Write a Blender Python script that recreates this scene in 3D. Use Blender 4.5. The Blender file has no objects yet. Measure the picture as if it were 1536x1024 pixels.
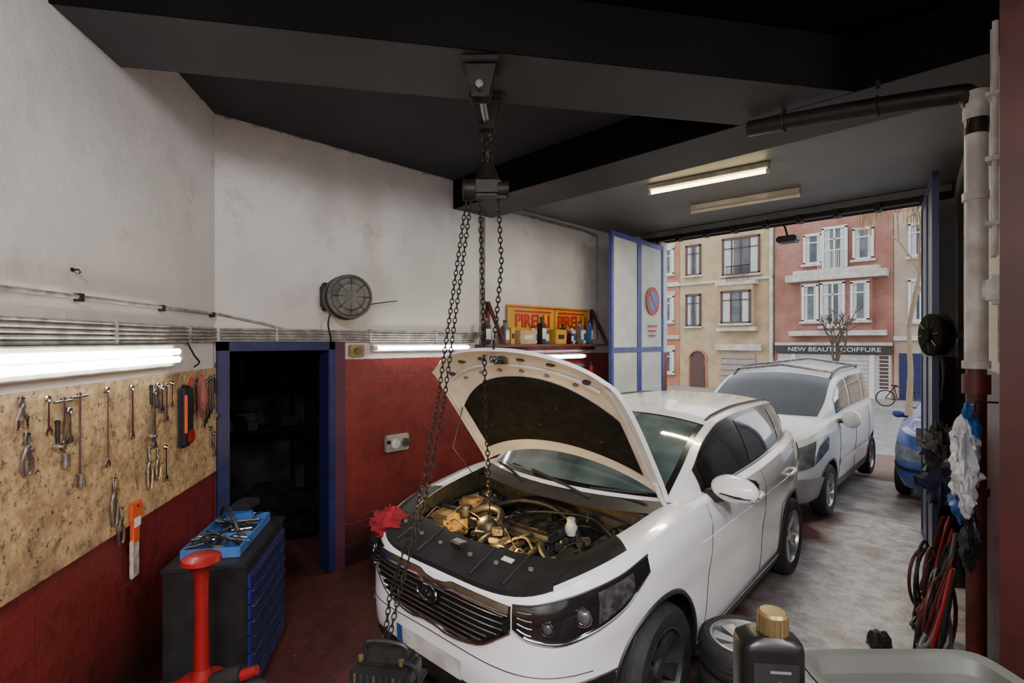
import bpy, bmesh, math, random
import numpy as np
from math import sin, cos, pi, radians, sqrt, acos, asin
from mathutils import Vector, Matrix, noise
random.seed(7)
H=2.15
# ------------------------------------------------------------------ materials
_M={}
def pm(name,col,rough=.5,metal=0.,col2=None,scale=6,bump=0.,bscale=None,emit=None,estr=0.,coat=0.,lo=.4,hi=.65,alpha=1,detail=6,spec=.5):
    if name in _M: return _M[name]
    m=bpy.data.materials.new(name); m.use_nodes=True
    nt=m.node_tree; N=nt.nodes; L=nt.links; b=N['Principled BSDF']
    b.inputs['Roughness'].default_value=rough; b.inputs['Metallic'].default_value=metal
    b.inputs['Coat Weight'].default_value=coat; b.inputs['Coat Roughness'].default_value=.05
    b.inputs['Specular IOR Level'].default_value=spec
    if col2 is None: col2=tuple(c*.86 for c in col)
    tc=N.new('ShaderNodeTexCoord'); nz=N.new('ShaderNodeTexNoise')
    nz.inputs['Scale'].default_value=scale; nz.inputs['Detail'].default_value=detail
    L.new(tc.outputs['Object'],nz.inputs['Vector'])
    r=N.new('ShaderNodeValToRGB'); r.color_ramp.elements[0].position=lo; r.color_ramp.elements[1].position=hi
    r.color_ramp.elements[0].color=(*col2,1); r.color_ramp.elements[1].color=(*col,1)
    L.new(nz.outputs['Fac'],r.inputs['Fac']); L.new(r.outputs['Color'],b.inputs['Base Color'])
    if bump>0:
        n2=N.new('ShaderNodeTexNoise'); n2.inputs['Scale'].default_value=bscale or scale*4; n2.inputs['Detail'].default_value=5
        L.new(tc.outputs['Object'],n2.inputs['Vector'])
        bp=N.new('ShaderNodeBump'); bp.inputs['Strength'].default_value=bump; bp.inputs['Distance'].default_value=.02
        L.new(n2.outputs['Fac'],bp.inputs['Height']); L.new(bp.outputs['Normal'],b.inputs['Normal'])
    if emit:
        b.inputs['Emission Color'].default_value=(*emit,1); b.inputs['Emission Strength'].default_value=estr
    _M[name]=m; return m

def mixc(nt,fac,a,b):
    n=nt.nodes.new('ShaderNodeMix'); n.data_type='RGBA'
    for s,i in ((fac,0),(a,6),(b,7)):
        if hasattr(s,'links'): nt.links.new(s,n.inputs[i])
        else: n.inputs[i].default_value= s if i==0 else (*s,1)
    return n.outputs[2]
def mathn(nt,op,a,b=None,clamp=False):
    n=nt.nodes.new('ShaderNodeMath'); n.operation=op; n.use_clamp=clamp
    for i,s in enumerate((a,b)):
        if s is None: continue
        if hasattr(s,'links'): nt.links.new(s,n.inputs[i])
        else: n.inputs[i].default_value=s
    return n.outputs[0]
def noisen(nt,vec,scale,detail=6,rough=.55):
    n=nt.nodes.new('ShaderNodeTexNoise'); n.inputs['Scale'].default_value=scale; n.inputs['Detail'].default_value=detail; n.inputs['Roughness'].default_value=rough
    nt.links.new(vec,n.inputs['Vector']); return n.outputs['Fac']
def rampn(nt,f,lo,hi):
    n=nt.nodes.new('ShaderNodeMapRange'); n.inputs[1].default_value=lo; n.inputs[2].default_value=hi
    nt.links.new(f,n.inputs[0]); return n.outputs[0]

def wall_mat(name,axis,zred=1.98,white=(.74,.73,.735),red=(.19,.026,.022)):
    m=bpy.data.materials.new(name); m.use_nodes=True; nt=m.node_tree; N=nt.nodes; L=nt.links; b=N['Principled BSDF']
    tc=N.new('ShaderNodeTexCoord'); v=tc.outputs['Object']
    sp=N.new('ShaderNodeSeparateXYZ'); L.new(v,sp.inputs[0])
    cb=N.new('ShaderNodeCombineXYZ'); L.new(sp.outputs[axis],cb.inputs[0]); L.new(sp.outputs[2],cb.inputs[1])
    br=N.new('ShaderNodeTexBrick'); L.new(cb.outputs[0],br.inputs['Vector']); br.inputs['Scale'].default_value=1
    br.offset=0.0
    br.inputs['Brick Width'].default_value=.30; br.inputs['Row Height'].default_value=.20; br.inputs['Mortar Size'].default_value=.003; br.inputs['Mortar Smooth'].default_value=.5
    br.inputs['Color1'].default_value=(*red,1); br.inputs['Color2'].default_value=(red[0]*.90,red[1]*.9,red[2]*.9,1); br.inputs['Mortar'].default_value=(red[0]*.72,red[1]*.75,red[2]*.75,1)
    n1=noisen(nt,v,1.1,8,.6); n2=noisen(nt,v,9,8,.7); n3=noisen(nt,v,30,4); n4=noisen(nt,v,2.6,10,.72)
    wht=mixc(nt,rampn(nt,n1,.38,.6),tuple(c*.82 for c in white),white)
    wht=mixc(nt,rampn(nt,n4,.54,.64),wht,tuple(c*.82 for c in (white[0],white[1]*.985,white[2]*.96)))
    wht=mixc(nt,rampn(nt,n2,.68,.78),wht,tuple(c*.55 for c in (white[0],white[1]*.95,white[2]*.88)))
    z=sp.outputs[2]
    g=mathn(nt,'SUBTRACT',1.0,mathn(nt,'MULTIPLY',mathn(nt,'ABSOLUTE',mathn(nt,'SUBTRACT',z,2.2)),1.4),True)
    g=mathn(nt,'MULTIPLY',g,mathn(nt,'MULTIPLY',rampn(nt,n1,.25,.65),.6))
    wht=mixc(nt,g,wht,(.40,.33,.28))
    top=rampn(nt,mathn(nt,'ADD',z,mathn(nt,'MULTIPLY',n2,.16)),4.045,4.085)
    wht=mixc(nt,top,wht,(.05,.048,.05))
    rd=mixc(nt,rampn(nt,n2,.5,.75),br.outputs['Color'],(.08,.018,.016))
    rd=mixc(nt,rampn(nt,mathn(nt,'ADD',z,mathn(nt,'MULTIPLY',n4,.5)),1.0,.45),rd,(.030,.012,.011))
    edge=mathn(nt,'ADD',z,mathn(nt,'MULTIPLY',mathn(nt,'SUBTRACT',n3,.5),.02))
    fac=mathn(nt,'GREATER_THAN',edge,zred)
    L.new(mixc(nt,fac,rd,wht),b.inputs['Base Color'])
    L.new(mathn(nt,'ADD',mathn(nt,'MULTIPLY',fac,.45),.30),b.inputs['Roughness'])
    bp=N.new('ShaderNodeBump'); bp.inputs['Strength'].default_value=.5; bp.inputs['Distance'].default_value=.02
    inv=mathn(nt,'SUBTRACT',1.0,fac)
    hgt=mathn(nt,'ADD',mathn(nt,'MULTIPLY',n4,2.0),mathn(nt,'MULTIPLY',mathn(nt,'MULTIPLY',br.outputs['Fac'],-.3),inv))
    hgt=mathn(nt,'ADD',hgt,mathn(nt,'MULTIPLY',n2,.4))
    L.new(hgt,bp.inputs['Height']); L.new(bp.outputs['Normal'],b.inputs['Normal'])
    return m

def brick_mat(name,c1,c2,mortar,w=.22,h=.075,ms=.012):
    m=bpy.data.materials.new(name); m.use_nodes=True; nt=m.node_tree; N=nt.nodes; L=nt.links; b=N['Principled BSDF']
    tc=N.new('ShaderNodeTexCoord'); sp=N.new('ShaderNodeSeparateXYZ'); L.new(tc.outputs['Object'],sp.inputs[0])
    cb=N.new('ShaderNodeCombineXYZ'); L.new(sp.outputs[0],cb.inputs[0]); L.new(sp.outputs[2],cb.inputs[1])
    br=N.new('ShaderNodeTexBrick'); L.new(cb.outputs[0],br.inputs['Vector']); br.inputs['Scale'].default_value=1
    br.inputs['Brick Width'].default_value=w; br.inputs['Row Height'].default_value=h; br.inputs['Mortar Size'].default_value=ms
    br.inputs['Color1'].default_value=(*c1,1); br.inputs['Color2'].default_value=(*c2,1); br.inputs['Mortar'].default_value=(*mortar,1)
    n=noisen(nt,tc.outputs['Object'],.8); L.new(mixc(nt,rampn(nt,n,.4,.75),br.outputs['Color'],tuple(c*.7 for c in c1)),b.inputs['Base Color'])
    b.inputs['Roughness'].default_value=.85
    return m

def floor_mat():
    m=bpy.data.materials.new('floor_paint'); m.use_nodes=True; nt=m.node_tree; N=nt.nodes; L=nt.links; b=N['Principled BSDF']
    tc=N.new('ShaderNodeTexCoord'); v=tc.outputs['Object']; sp=N.new('ShaderNodeSeparateXYZ'); L.new(v,sp.inputs[0])
    n1=noisen(nt,v,1.3,8,.65); n2=noisen(nt,v,7,10,.75); n3=noisen(nt,v,40,4)
    redc=mixc(nt,rampn(nt,n2,.4,.7),(.10,.032,.030),(.04,.017,.016))
    redc=mixc(nt,rampn(nt,n3,.66,.72),redc,(.32,.28,.26))
    gry=mixc(nt,rampn(nt,n2,.36,.60),(.24,.225,.22),(.60,.585,.57))
    gry=mixc(nt,rampn(nt,n1,.52,.70),gry,(.25,.14,.12))
    gry=mixc(nt,rampn(nt,n3,.62,.70),gry,(.72,.70,.68))
    x=mathn(nt,'ADD',sp.outputs[0],mathn(nt,'MULTIPLY',mathn(nt,'SUBTRACT',n1,.5),1.4))
    fx=rampn(nt,x,-1.75,-1.35); y=mathn(nt,'ADD',sp.outputs[1],mathn(nt,'MULTIPLY',mathn(nt,'SUBTRACT',n2,.5),1.5)); fy=rampn(nt,y,3.0,4.3)
    f=mathn(nt,'MULTIPLY',fx,fy,True)
    L.new(mixc(nt,f,redc,gry),b.inputs['Base Color'])
    r=N.new('ShaderNodeMapRange'); r.inputs[3].default_value=.16; r.inputs[4].default_value=.55; L.new(n2,r.inputs[0]); L.new(r.outputs[0],b.inputs['Roughness'])
    bp=N.new('ShaderNodeBump'); bp.inputs['Strength'].default_value=.25; bp.inputs['Distance'].default_value=.01
    L.new(n2,bp.inputs['Height']); L.new(bp.outputs['Normal'],b.inputs['Normal'])
    return m
def osb_mat():
    m=bpy.data.materials.new('stained_chipboard'); m.use_nodes=True; nt=m.node_tree; N=nt.nodes; L=nt.links; b=N['Principled BSDF']
    tc=N.new('ShaderNodeTexCoord'); v=tc.outputs['Object']
    vo=N.new('ShaderNodeTexVoronoi'); vo.inputs['Scale'].default_value=26; L.new(v,vo.inputs['Vector'])
    n1=noisen(nt,v,5,8,.7); n2=noisen(nt,v,38,5,.7); n3=noisen(nt,v,15,8,.8)
    c=mixc(nt,rampn(nt,vo.outputs['Distance'],0,.8),(.60,.44,.24),(.42,.28,.14))
    c=mixc(nt,rampn(nt,n1,.46,.70),c,(.20,.13,.07))
    c=mixc(nt,rampn(nt,n3,.52,.62),c,(.15,.095,.055))
    c=mixc(nt,rampn(nt,n2,.58,.66),c,(.04,.028,.02))
    L.new(c,b.inputs['Base Color']); b.inputs['Roughness'].default_value=.6
    return m

WHITE=pm('car_white_paint',(.84,.85,.87),.20,0,(.81,.82,.84),2,coat=.8)
VANW=pm('van_silver_white_paint',(.70,.715,.73),.28,0,(.66,.67,.69),2,coat=.5)
CBLUE=pm('car_blue_paint',(.05,.10,.36),.25,0,(.04,.09,.30),2,coat=.8)
GLASS=pm('dark_car_glass',(.012,.016,.016),.04,0,(.01,.012,.012),2,coat=1)
GLASSL=pm('light_car_glass',(.06,.08,.09),.04,0,(.03,.04,.05),2,coat=1)
BLK=pm('black_plastic',(.018,.018,.019),.45,0,(.012,.012,.012),9)
VOID=pm('shade_and_reel_black',(.008,.0075,.0075),.9,0,(.004,.004,.004),9,spec=.1)  # near black: the storage room's darkness put into the colour; also cable reel
BLKG=pm('gloss_black',(.012,.012,.013),.15,0,(.01,.01,.01),5,coat=.5)
RUB=pm('tyre_rubber',(.022,.022,.022),.75,0,(.014,.014,.014),18,bump=.2)
CHR=pm('chrome',(.75,.76,.78),.12,1,(.6,.6,.62),8)
DCHR=pm('dark_chrome',(.35,.35,.37),.2,1,(.28,.28,.30),8)
STEEL=pm('worn_steel',(.42,.42,.43),.32,1,(.25,.24,.23),22)
ALU=pm('alloy_wheel_silver',(.50,.51,.52),.3,.8,(.35,.35,.36),9)
DALU=pm('dark_alloy',(.07,.07,.07),.5,.5,(.04,.04,.04),9)  # darker alloy for one front rim and small metal bits
DRK=pm('engine_dark',(.020,.019,.018),.5,.2,(.008,.008,.008),22,bump=.2)
GRM=pm('engine_metal',(.22,.19,.15),.40,.7,(.08,.065,.05),25,bump=.3)
IRON=pm('black_iron',(.014,.013,.013),.5,.5,(.024,.018,.015),25)
REDP=pm('red_enamel',(.30,.010,.011),.38,0,(.23,.008,.009),8,coat=.2)
BLUEP=pm('blue_paint',(.055,.075,.32),.4,0,(.04,.05,.22),8)
BLUC=pm('drawer_blue',(.016,.030,.16),.4,0,(.012,.022,.11),8)
NAVY=pm('dark_blue_frame',(.018,.022,.105),.45,0,(.012,.015,.065),8)
TUBEW=pm('tube_white_glow',(1,1,1),.4,emit=(1,.98,.95),estr=15)
TUBEY=pm('tube_warm_glow',(1,.9,.6),.4,emit=(1,.80,.38),estr=12)
LAMPW=pm('work_lamp_glow',(1,.85,.5),.4,emit=(1,.66,.22),estr=25)
FIXW=pm('lamp_housing',(.6,.58,.52),.5,0,(.4,.38,.33),8)
GREYP=pm('grey_plastic',(.16,.165,.16),.5,0,(.12,.12,.12),8,bump=.15)
TRAYP=pm('tray_grey',(.09,.095,.085),.45,0,(.07,.07,.065),5)
CARD=pm('cardboard',(.52,.37,.22),.8,0,(.42,.29,.17),9)
YEL=pm('sign_yellow',(.62,.38,.035),.5,0,(.50,.28,.03),5)
REDS=pm('sign_red',(.50,.025,.02),.45)
ORG=pm('orange_plastic',(.62,.09,.025),.45)
WPL=pm('white_plastic',(.72,.72,.70),.45,0,(.5,.49,.46),12)
BLUPL=pm('blue_plastic',(.025,.10,.34),.4,0,(.02,.07,.25),9)
LBLUE=pm('light_blue_plastic',(.06,.17,.42),.35,0,(.045,.13,.35),9)
CEIL=pm('ceiling_charcoal',(.036,.034,.039),.7,0,(.026,.025,.029),1.2,bump=.1,bscale=30,spec=.25)
CEILB=pm('beam_grey',(.062,.060,.066),.6,0,(.046,.045,.049),1.2,bump=.1,bscale=30,spec=.3)
CEIL2=pm('ceiling_grey',(.17,.165,.168),.5,0,(.14,.137,.139),1.2,bump=.1,bscale=30)
BEAMB=pm('beam_black',(.006,.0055,.006),.85,0,(.004,.004,.004),1.2,spec=.1)
CREAM=pm('cream_panel',(.60,.64,.60),.45,0,(.50,.53,.50),3)
PIPEG=pm('conduit_grey',(.42,.40,.375),.45,.2,(.20,.18,.165),12)
PIPEW=pm('white_pipe',(.62,.61,.59),.5,0,(.40,.37,.34),7)
DRED=pm('dark_red_paint',(.12,.018,.015),.45,0,(.06,.010,.009),7)
BRASS=pm('brass_cap',(.26,.19,.09),.4,.6,(.17,.12,.05),9)
# ------------------------------------------------------------------ mesh builder
class MB:
    def __init__(s): s.v=[];s.f=[];s.m=[];s.mats=[]
    def mi(s,mat):
        if mat not in s.mats: s.mats.append(mat)
        return s.mats.index(mat)
    def add(s,vs,fs,mat):
        o=len(s.v); k=s.mi(mat); s.v+= [tuple(v) for v in vs]
        for f in fs: s.f.append(tuple(i+o for i in f)); s.m.append(k)
    def box(s,c,size,mat,rz=0,bevel=0,M=None):
        bm=bmesh.new(); bmesh.ops.create_cube(bm,size=1)
        for v in bm.verts: v.co=Vector((v.co.x*size[0],v.co.y*size[1],v.co.z*size[2]))
        if bevel>0: bmesh.ops.bevel(bm,geom=bm.edges[:],offset=min(bevel,min(size)*.45),segments=2,affect='EDGES')
        R=(M if M is not None else Matrix.Rotation(rz,3,'Z'))
        bm.verts.ensure_lookup_table()
        vs=[R@v.co+Vector(c) for v in bm.verts]; fs=[[v.index for v in f.verts] for f in bm.faces]
        bm.free(); s.add(vs,fs,mat)
    def bx(s,x0,x1,y0,y1,z0,z1,mat,bevel=0):
        s.box(((x0+x1)/2,(y0+y1)/2,(z0+z1)/2),(abs(x1-x0),abs(y1-y0),abs(z1-z0)),mat,bevel=bevel)
    def cyl(s,p0,p1,r,mat,r1=None,seg=16):
        s.rings([p0,p1],[r,r if r1 is None else r1],mat,seg)
    def rings(s,pts,rad,mat,seg=10,caps=True):
        pts=[Vector(p) for p in pts]; n=len(pts); vs=[];fs=[]; up=None
        for i,p in enumerate(pts):
            t=(pts[min(i+1,n-1)]-pts[max(i-1,0)]); 
            if t.length<1e-9: t=Vector((0,0,1))
            t.normalize()
            if up is None:
                a=Vector((0,0,1)) if abs(t.z)<.9 else Vector((1,0,0)); up=t.cross(a).normalized()
            up=(up-t*up.dot(t)); 
            if up.length<1e-6: up=t.orthogonal()
            up.normalize(); w=t.cross(up)
            r=rad[i] if isinstance(rad,(list,tuple)) else rad
            for j in range(seg):
                a=2*pi*j/seg; vs.append(p+up*cos(a)*r+w*sin(a)*r)
        for i in range(n-1):
            for j in range(seg):
                k=(j+1)%seg; fs.append((i*seg+j,i*seg+k,(i+1)*seg+k,(i+1)*seg+j))
        if caps: fs.append(tuple(range(seg))[::-1]); fs.append(tuple((n-1)*seg+j for j in range(seg)))
        s.add(vs,fs,mat)
    def tube(s,pts,r,mat,seg=8,sub=0):
        if sub: pts=smooth(pts,sub)
        s.rings(pts,r,mat,seg)
    def lathe(s,prof,c,axis,mat,seg=28,a0=0,a1=2*pi):
        ax=Vector(axis).normalized(); u=ax.orthogonal().normalized(); w=ax.cross(u); c=Vector(c); vs=[];fs=[]
        n=len(prof); full=abs(a1-a0-2*pi)<1e-6; ns=seg if full else seg+1
        for j in range(ns):
            a=a0+(a1-a0)*j/seg
            for r,h in prof: vs.append(c+ax*h+(u*cos(a)+w*sin(a))*r)
        for j in range(seg):
            k=(j+1)%ns
            for i in range(n-1): fs.append((j*n+i,k*n+i,k*n+i+1,j*n+i+1))
        s.add(vs,fs,mat)
    def ell(s,c,r,mat,seg=16,M=None,nz=0,ns=3,seed=0):
        if not hasattr(r,'__len__'): r=(r,r,r)
        vs=[];fs=[];h=seg//2
        for i in range(h+1):
            for j in range(seg):
                a=pi*i/h; b=2*pi*j/seg; d=Vector((sin(a)*cos(b),sin(a)*sin(b),cos(a)))
                k=1+(nz*noise.noise(d*ns+Vector((seed,seed*2,0))) if nz else 0)
                p=Vector((d.x*r[0],d.y*r[1],d.z*r[2]))*k
                if M is not None: p=M@p
                vs.append(p+Vector(c))
        for i in range(h):
            for j in range(seg):
                k=(j+1)%seg; fs.append((i*seg+j,(i+1)*seg+j,(i+1)*seg+k,i*seg+k))
        s.add(vs,fs,mat)
    def torus(s,c,axis,R,r,mat,seg=24,ts=8,sc=(1,1),up=None):
        ax=Vector(axis).normalized(); u=(Vector(up) if up else ax.orthogonal()).normalized(); w=ax.cross(u); c=Vector(c); vs=[];fs=[]
        for j in range(seg):
            a=2*pi*j/seg; d=u*cos(a)*sc[0]+w*sin(a)*sc[1]; dn=(u*cos(a)+w*sin(a))
            for i in range(ts):
                b=2*pi*i/ts; vs.append(c+d*R+dn*cos(b)*r+ax*sin(b)*r)
        for j in range(seg):
            k=(j+1)%seg
            for i in range(ts):
                l=(i+1)%ts; fs.append((j*ts+i,k*ts+i,k*ts+l,j*ts+l))
        s.add(vs,fs,mat)
    def grid(s,fn,nu,nv,mat):
        vs=[fn(i/nu,j/nv) for i in range(nu+1) for j in range(nv+1)]
        fs=[(i*(nv+1)+j,(i+1)*(nv+1)+j,(i+1)*(nv+1)+j+1,i*(nv+1)+j+1) for i in range(nu) for j in range(nv)]
        s.add(vs,fs,mat)
    def prism(s,poly,o,u,v,n,th,mat):
        o,u,v,n=map(Vector,(o,u,v,n)); k=len(poly)
        vs=[o+u*a+v*b for a,b in poly]+[o+u*a+v*b+n*th for a,b in poly]
        fs=[tuple(range(k))[::-1],tuple(range(k,2*k))]+[(i,(i+1)%k,k+(i+1)%k,k+i) for i in range(k)]
        s.add(vs,fs,mat)
    def chain(s,pts,pitch,mat,r=.0055,seg=10):
        pts=[Vector(p) for p in pts]; L=[0]
        for i in range(1,len(pts)): L.append(L[-1]+(pts[i]-pts[i-1]).length)
        n=int(L[-1]/pitch)
        for i in range(n+1):
            d=i*pitch; j=1
            while j<len(pts)-1 and L[j]<d: j+=1
            t=(pts[j]-pts[j-1]).normalized(); p=pts[j-1]+t*(d-L[j-1])
            a=t.orthogonal().normalized(); b=t.cross(a); ax=a if i%2 else b
            s.torus(p,ax,pitch*.5,r,mat,seg,5,(1.3,.72),t)
    def build(s,name,parent=None,loc=(0,0,0),rot=(0,0,0),sharp=35,recalc=True):
        me=bpy.data.meshes.new(name); me.from_pydata(s.v,[],s.f)
        for m in s.mats: me.materials.append(m)
        me.polygons.foreach_set('material_index',s.m)
        me.polygons.foreach_set('use_smooth',[True]*len(s.f))
        if recalc:
            bm=bmesh.new(); bm.from_mesh(me); bmesh.ops.recalc_face_normals(bm,faces=bm.faces[:]); bm.to_mesh(me); bm.free()
        me.update()
        try: me.set_sharp_from_angle(angle=radians(sharp))
        except Exception: pass
        ob=bpy.data.objects.new(name,me); bpy.context.scene.collection.objects.link(ob)
        ob.location=loc; ob.rotation_euler=rot
        if parent: ob.parent=parent
        return ob
def smooth(pts,k=6):
    pts=[Vector(p) for p in pts]; out=[]; n=len(pts)
    for i in range(n-1):
        p0=pts[max(i-1,0)];p1=pts[i];p2=pts[i+1];p3=pts[min(i+2,n-1)]
        for j in range(k):
            t=j/k; out.append(.5*((2*p1)+(p2-p0)*t+(2*p0-5*p1+4*p2-p3)*t*t+(3*p1-p0-3*p2+p3)*t**3))
    out.append(pts[-1]); return out
def empty(name,loc=(0,0,0),rz=0):
    e=bpy.data.objects.new(name,None); bpy.context.scene.collection.objects.link(e); e.location=loc; e.rotation_euler=(0,0,rz); e.empty_display_size=.2; return e
def text(body,size,loc,rot,mat,parent,name,sx=1,ext=.004,off=0):
    c=bpy.data.curves.new(name,'FONT'); c.body=body; c.size=size; c.extrude=ext; c.offset=off; c.align_x='CENTER'; c.align_y='CENTER'; c.materials.append(mat)
    o=bpy.data.objects.new(name,c); bpy.context.scene.collection.objects.link(o); o.location=loc; o.rotation_euler=rot; o.scale=(sx,1,1); o.parent=parent; return o
# left (oblique) wall frame
def LW(t,n,z): return Vector((-4.6+.82*t+.571*n,1.226-.571*t+.82*n,z))
LD=Vector((.8207,-.5714,0)); LN=Vector((.5714,.8207,0)); LROT=math.atan2(-.5714,.8207)

# ------------------------------------------------------------------ room shell
m_main=wall_mat('wall_paint_main',1); m_left=wall_mat('wall_paint_left',0,zred=1.86)
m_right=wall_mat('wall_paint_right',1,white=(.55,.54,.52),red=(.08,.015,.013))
fl=MB(); fl.bx(-7.1,3,-3.2,7.5,-.15,0,floor_mat()); fl.build('floor')
w=MB()
w.bx(-4.75,-4.6,1.1,1.313,0,4.15,m_main); w.bx(-4.75,-4.6,1.313,2.172,2.10,4.15,m_main); w.bx(-4.75,-4.6,2.172,7.45,0,4.15,m_main)
w.build('wall_main')
w=MB()
w.prism([(0,0),(6.2,0),(6.2,4.15),(0,4.15)],LW(-.05,0,0),LD,(0,0,1),-LN,.15,m_left); w.build('wall_left')
w=MB(); a=LW(6.1,0,0)
w.bx(a.x-.3,2.6,a.y-.2,a.y,0,4.15,m_left); w.build('wall_back')
w=MB(); w.bx(2.5,2.65,-2.6,3.05,0,4.15,m_left); w.build('wall_east')
w=MB(); w.bx(.02,2.6,2.92,3.05,0,4.15,m_left)
w.prism([(.0,2.92),(-.55,7.45),(0.0,7.45),(.15,2.92)],(0,0,0),(1,0,0),(0,1,0),(0,0,1),4.15,m_right); w.build('wall_right')
w=MB(); w.bx(-8,-4.02,7.31,7.5,0,4.15,m_main); w.bx(-.776,4,7.31,7.5,0,4.15,m_right); w.bx(-4.02,-.776,7.31,7.5,3.71,4.15,BEAMB); w.bx(-8,4,7.31,7.6,4.15,7.5,m_right); w.build('wall_front')
c=MB(); c.bx(-7.1,3,-3.2,3.9,3.98,4.2,CEIL); c.bx(-4.7,3,3.9,7.5,3.84,4.2,CEIL2); c.build('ceiling')
b=MB(); b.bx(-4.6,2.5,3.66,4.25,3.655,4.0,CEILB); b.bx(-4.6,2.5,3.652,3.66,3.657,3.98,BEAMB); b.build('ceiling_beam')
b=MB(); b.prism([(-3.517,.472),(-3.072,.162),(-.72,3.655),(-1.41,3.655)],(0,0,3.657),(1,0,0),(0,1,0),(0,0,1),.33,CEILB)
d=Vector((2.352,3.493,0)).normalized(); nn=Vector((d.y,-d.x,0))
b.prism([(0,0),(4.2,0),(4.2,.33),(0,.33)],Vector((-3.072,.162,3.652)),d,(0,0,1),nn,.012,BEAMB)
b.prism([(-3.05,.16),(-.70,3.64),(1.8,3.64),(1.8,-2.0),(-1.2,-1.3)],(0,0,3.972),(1,0,0),(0,1,0),(0,0,1),.006,BEAMB); b.build('ceiling_beam')
# storage room behind doorway
DK=pm('storage_wall',(.045,.042,.04),.9,0,(.010,.009,.009),2.5,bump=.2,spec=.1)  # wall colour darkened to stand for the unlit storage room
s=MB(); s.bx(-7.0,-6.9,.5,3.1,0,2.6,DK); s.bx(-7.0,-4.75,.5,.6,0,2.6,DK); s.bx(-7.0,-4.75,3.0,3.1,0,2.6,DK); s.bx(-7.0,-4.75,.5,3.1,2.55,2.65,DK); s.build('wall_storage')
s=MB()
for x in (-6.75,-6.3):
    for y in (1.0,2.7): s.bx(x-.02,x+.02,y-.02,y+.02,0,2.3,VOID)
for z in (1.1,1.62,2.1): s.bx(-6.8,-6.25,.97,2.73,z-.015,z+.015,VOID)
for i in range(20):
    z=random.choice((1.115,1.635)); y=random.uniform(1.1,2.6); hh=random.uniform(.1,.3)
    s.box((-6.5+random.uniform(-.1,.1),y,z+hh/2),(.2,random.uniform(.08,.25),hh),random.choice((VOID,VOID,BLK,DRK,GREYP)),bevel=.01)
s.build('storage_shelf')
s=MB()
for i in range(7):
    s.ell((-5.7+random.uniform(-.2,.2),2.3+random.uniform(-.3,.3),.2+i*.05),(.22,.25,.17),VOID,12,nz=.5,seed=i)
s.build('rubbish_pile')
# door casing
d_=MB()
d_.bx(-4.76,-4.555,1.232,1.325,0,2.15,NAVY,.006); d_.bx(-4.76,-4.555,2.16,2.225,0,2.15,NAVY,.006); d_.bx(-4.76,-4.555,1.232,2.225,2.07,2.15,NAVY,.006)
d_.bx(-4.6,-4.57,2.225,2.33,0,2.15,pm('purple_frame',(.08,.022,.045),.5),.004)
d_.build('door_frame')
# conduits
c=MB()
for i,z in enumerate((2.25,2.225,2.20,2.175,2.15)):
    o=.018+.004*(i%2); c.tube([LW(5.5,o,z-.02),LW(.03,o,z)],.009,PIPEG,8)
c.tube([LW(5.5,.02,2.345),LW(0.03,.02,2.37)],.011,PIPEG,8)
for t in (.1,.9,1.7,2.5): c.box(LW(t,.02,2.36),(.03,.03,.04),IRON,LROT)
for t in (.5,1.4,2.3): c.box(LW(t,.015,2.2),(.02,.03,.13),PIPEG,LROT)
c.tube([LW(.55,.02,2.15),LW(.5,.05,2.05),LW(.42,.05,2.0),LW(.48,.04,1.97)],.007,BLK,6,5)
c.build('wall_conduit')
c=MB()
for i,z in enumerate((2.25,2.225,2.20,2.175,2.15)):
    o=.018+.004*(i%2); c.tube([(-4.6+o,1.26,z),(-4.6+o,4.02 if i<3 else 3.95,z)],.009,PIPEG,8)
c.tube([(-4.585,1.25,2.37),(-4.585,1.6,2.30),(-4.585,1.75,2.26)],.010,PIPEG,8)
for y in (1.7,2.6,3.4): c.box((-4.585,y,2.2),(.03,.02,.14),PIPEG)
c.build('wall_conduit')
c=MB()
for i,y in enumerate((4.06,4.09,4.12)): c.tube([(-4.585,y,2.13),(-4.585,y,3.64)],.009,PIPEG,8)
c.build('vertical_conduit')
c=MB()
for z in (3.80,3.775): c.tube([(-4.58,4.27,z),(-4.58,6.1,z-.01),(-4.58,6.40,z-.05),(-4.58,6.40,2.2)],.011,PIPEG,8)
c.build('vertical_conduit')
# chipboard tool panel
p=MB(); p.prism([(0,0),(4.5,0),(4.5,.82),(0,.82)],LW(.03,.002,1.12),LD,(0,0,1),LN,.02,osb_mat()); p.build('tool_board')

def tubelight(name,c,dirv,L,mat,n=1,R=.019,off=None):
    m=MB(); c=Vector(c); d=Vector(dirv).normalized(); off=Vector(off)
    M=Matrix((d,off.cross(d),off)).transposed()
    m.box(c+off*.055,(L,.07*n,.05),FIXW,M=M,bevel=.006)
    w=off.cross(d)
    for k in range(n):
        o=w*(k-(n-1)/2)*.05
        m.cyl(c-d*(L/2-.03)+o,c+d*(L/2-.03)+o,R,mat,seg=14)
        for sg in (-1,1): m.cyl(c+d*sg*(L/2-.035)+o,c+d*sg*(L/2)+o,R*1.15,WPL,seg=12); m.box(c+d*sg*(L/2-.012)+o+off*.02,(.02,.03,.07),FIXW,M=M)
    return m.build(name)
tubelight('added_fill_lamp',LW(1.58,.085,2.06),LD,1.55,TUBEW,n=2,off=-LN)
tubelight('added_fill_lamp',(-4.515,3.22,2.085),(0,1,0),1.24,TUBEW,off=(-1,0,0))
tubelight('added_fill_lamp',(-4.515,5.43,1.94),(0,1,0),1.2,TUBEW,off=(-1,0,0))
tubelight('added_fill_lamp',(-2.29,5.05,3.757),(1,.12,0),1.2,TUBEY,off=(0,0,1))
tubelight('added_fill_lamp',(-2.34,6.15,3.757),(1,.1,0),1.2,pm('tube_off',(.75,.68,.5),.4),off=(0,0,1))
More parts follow.
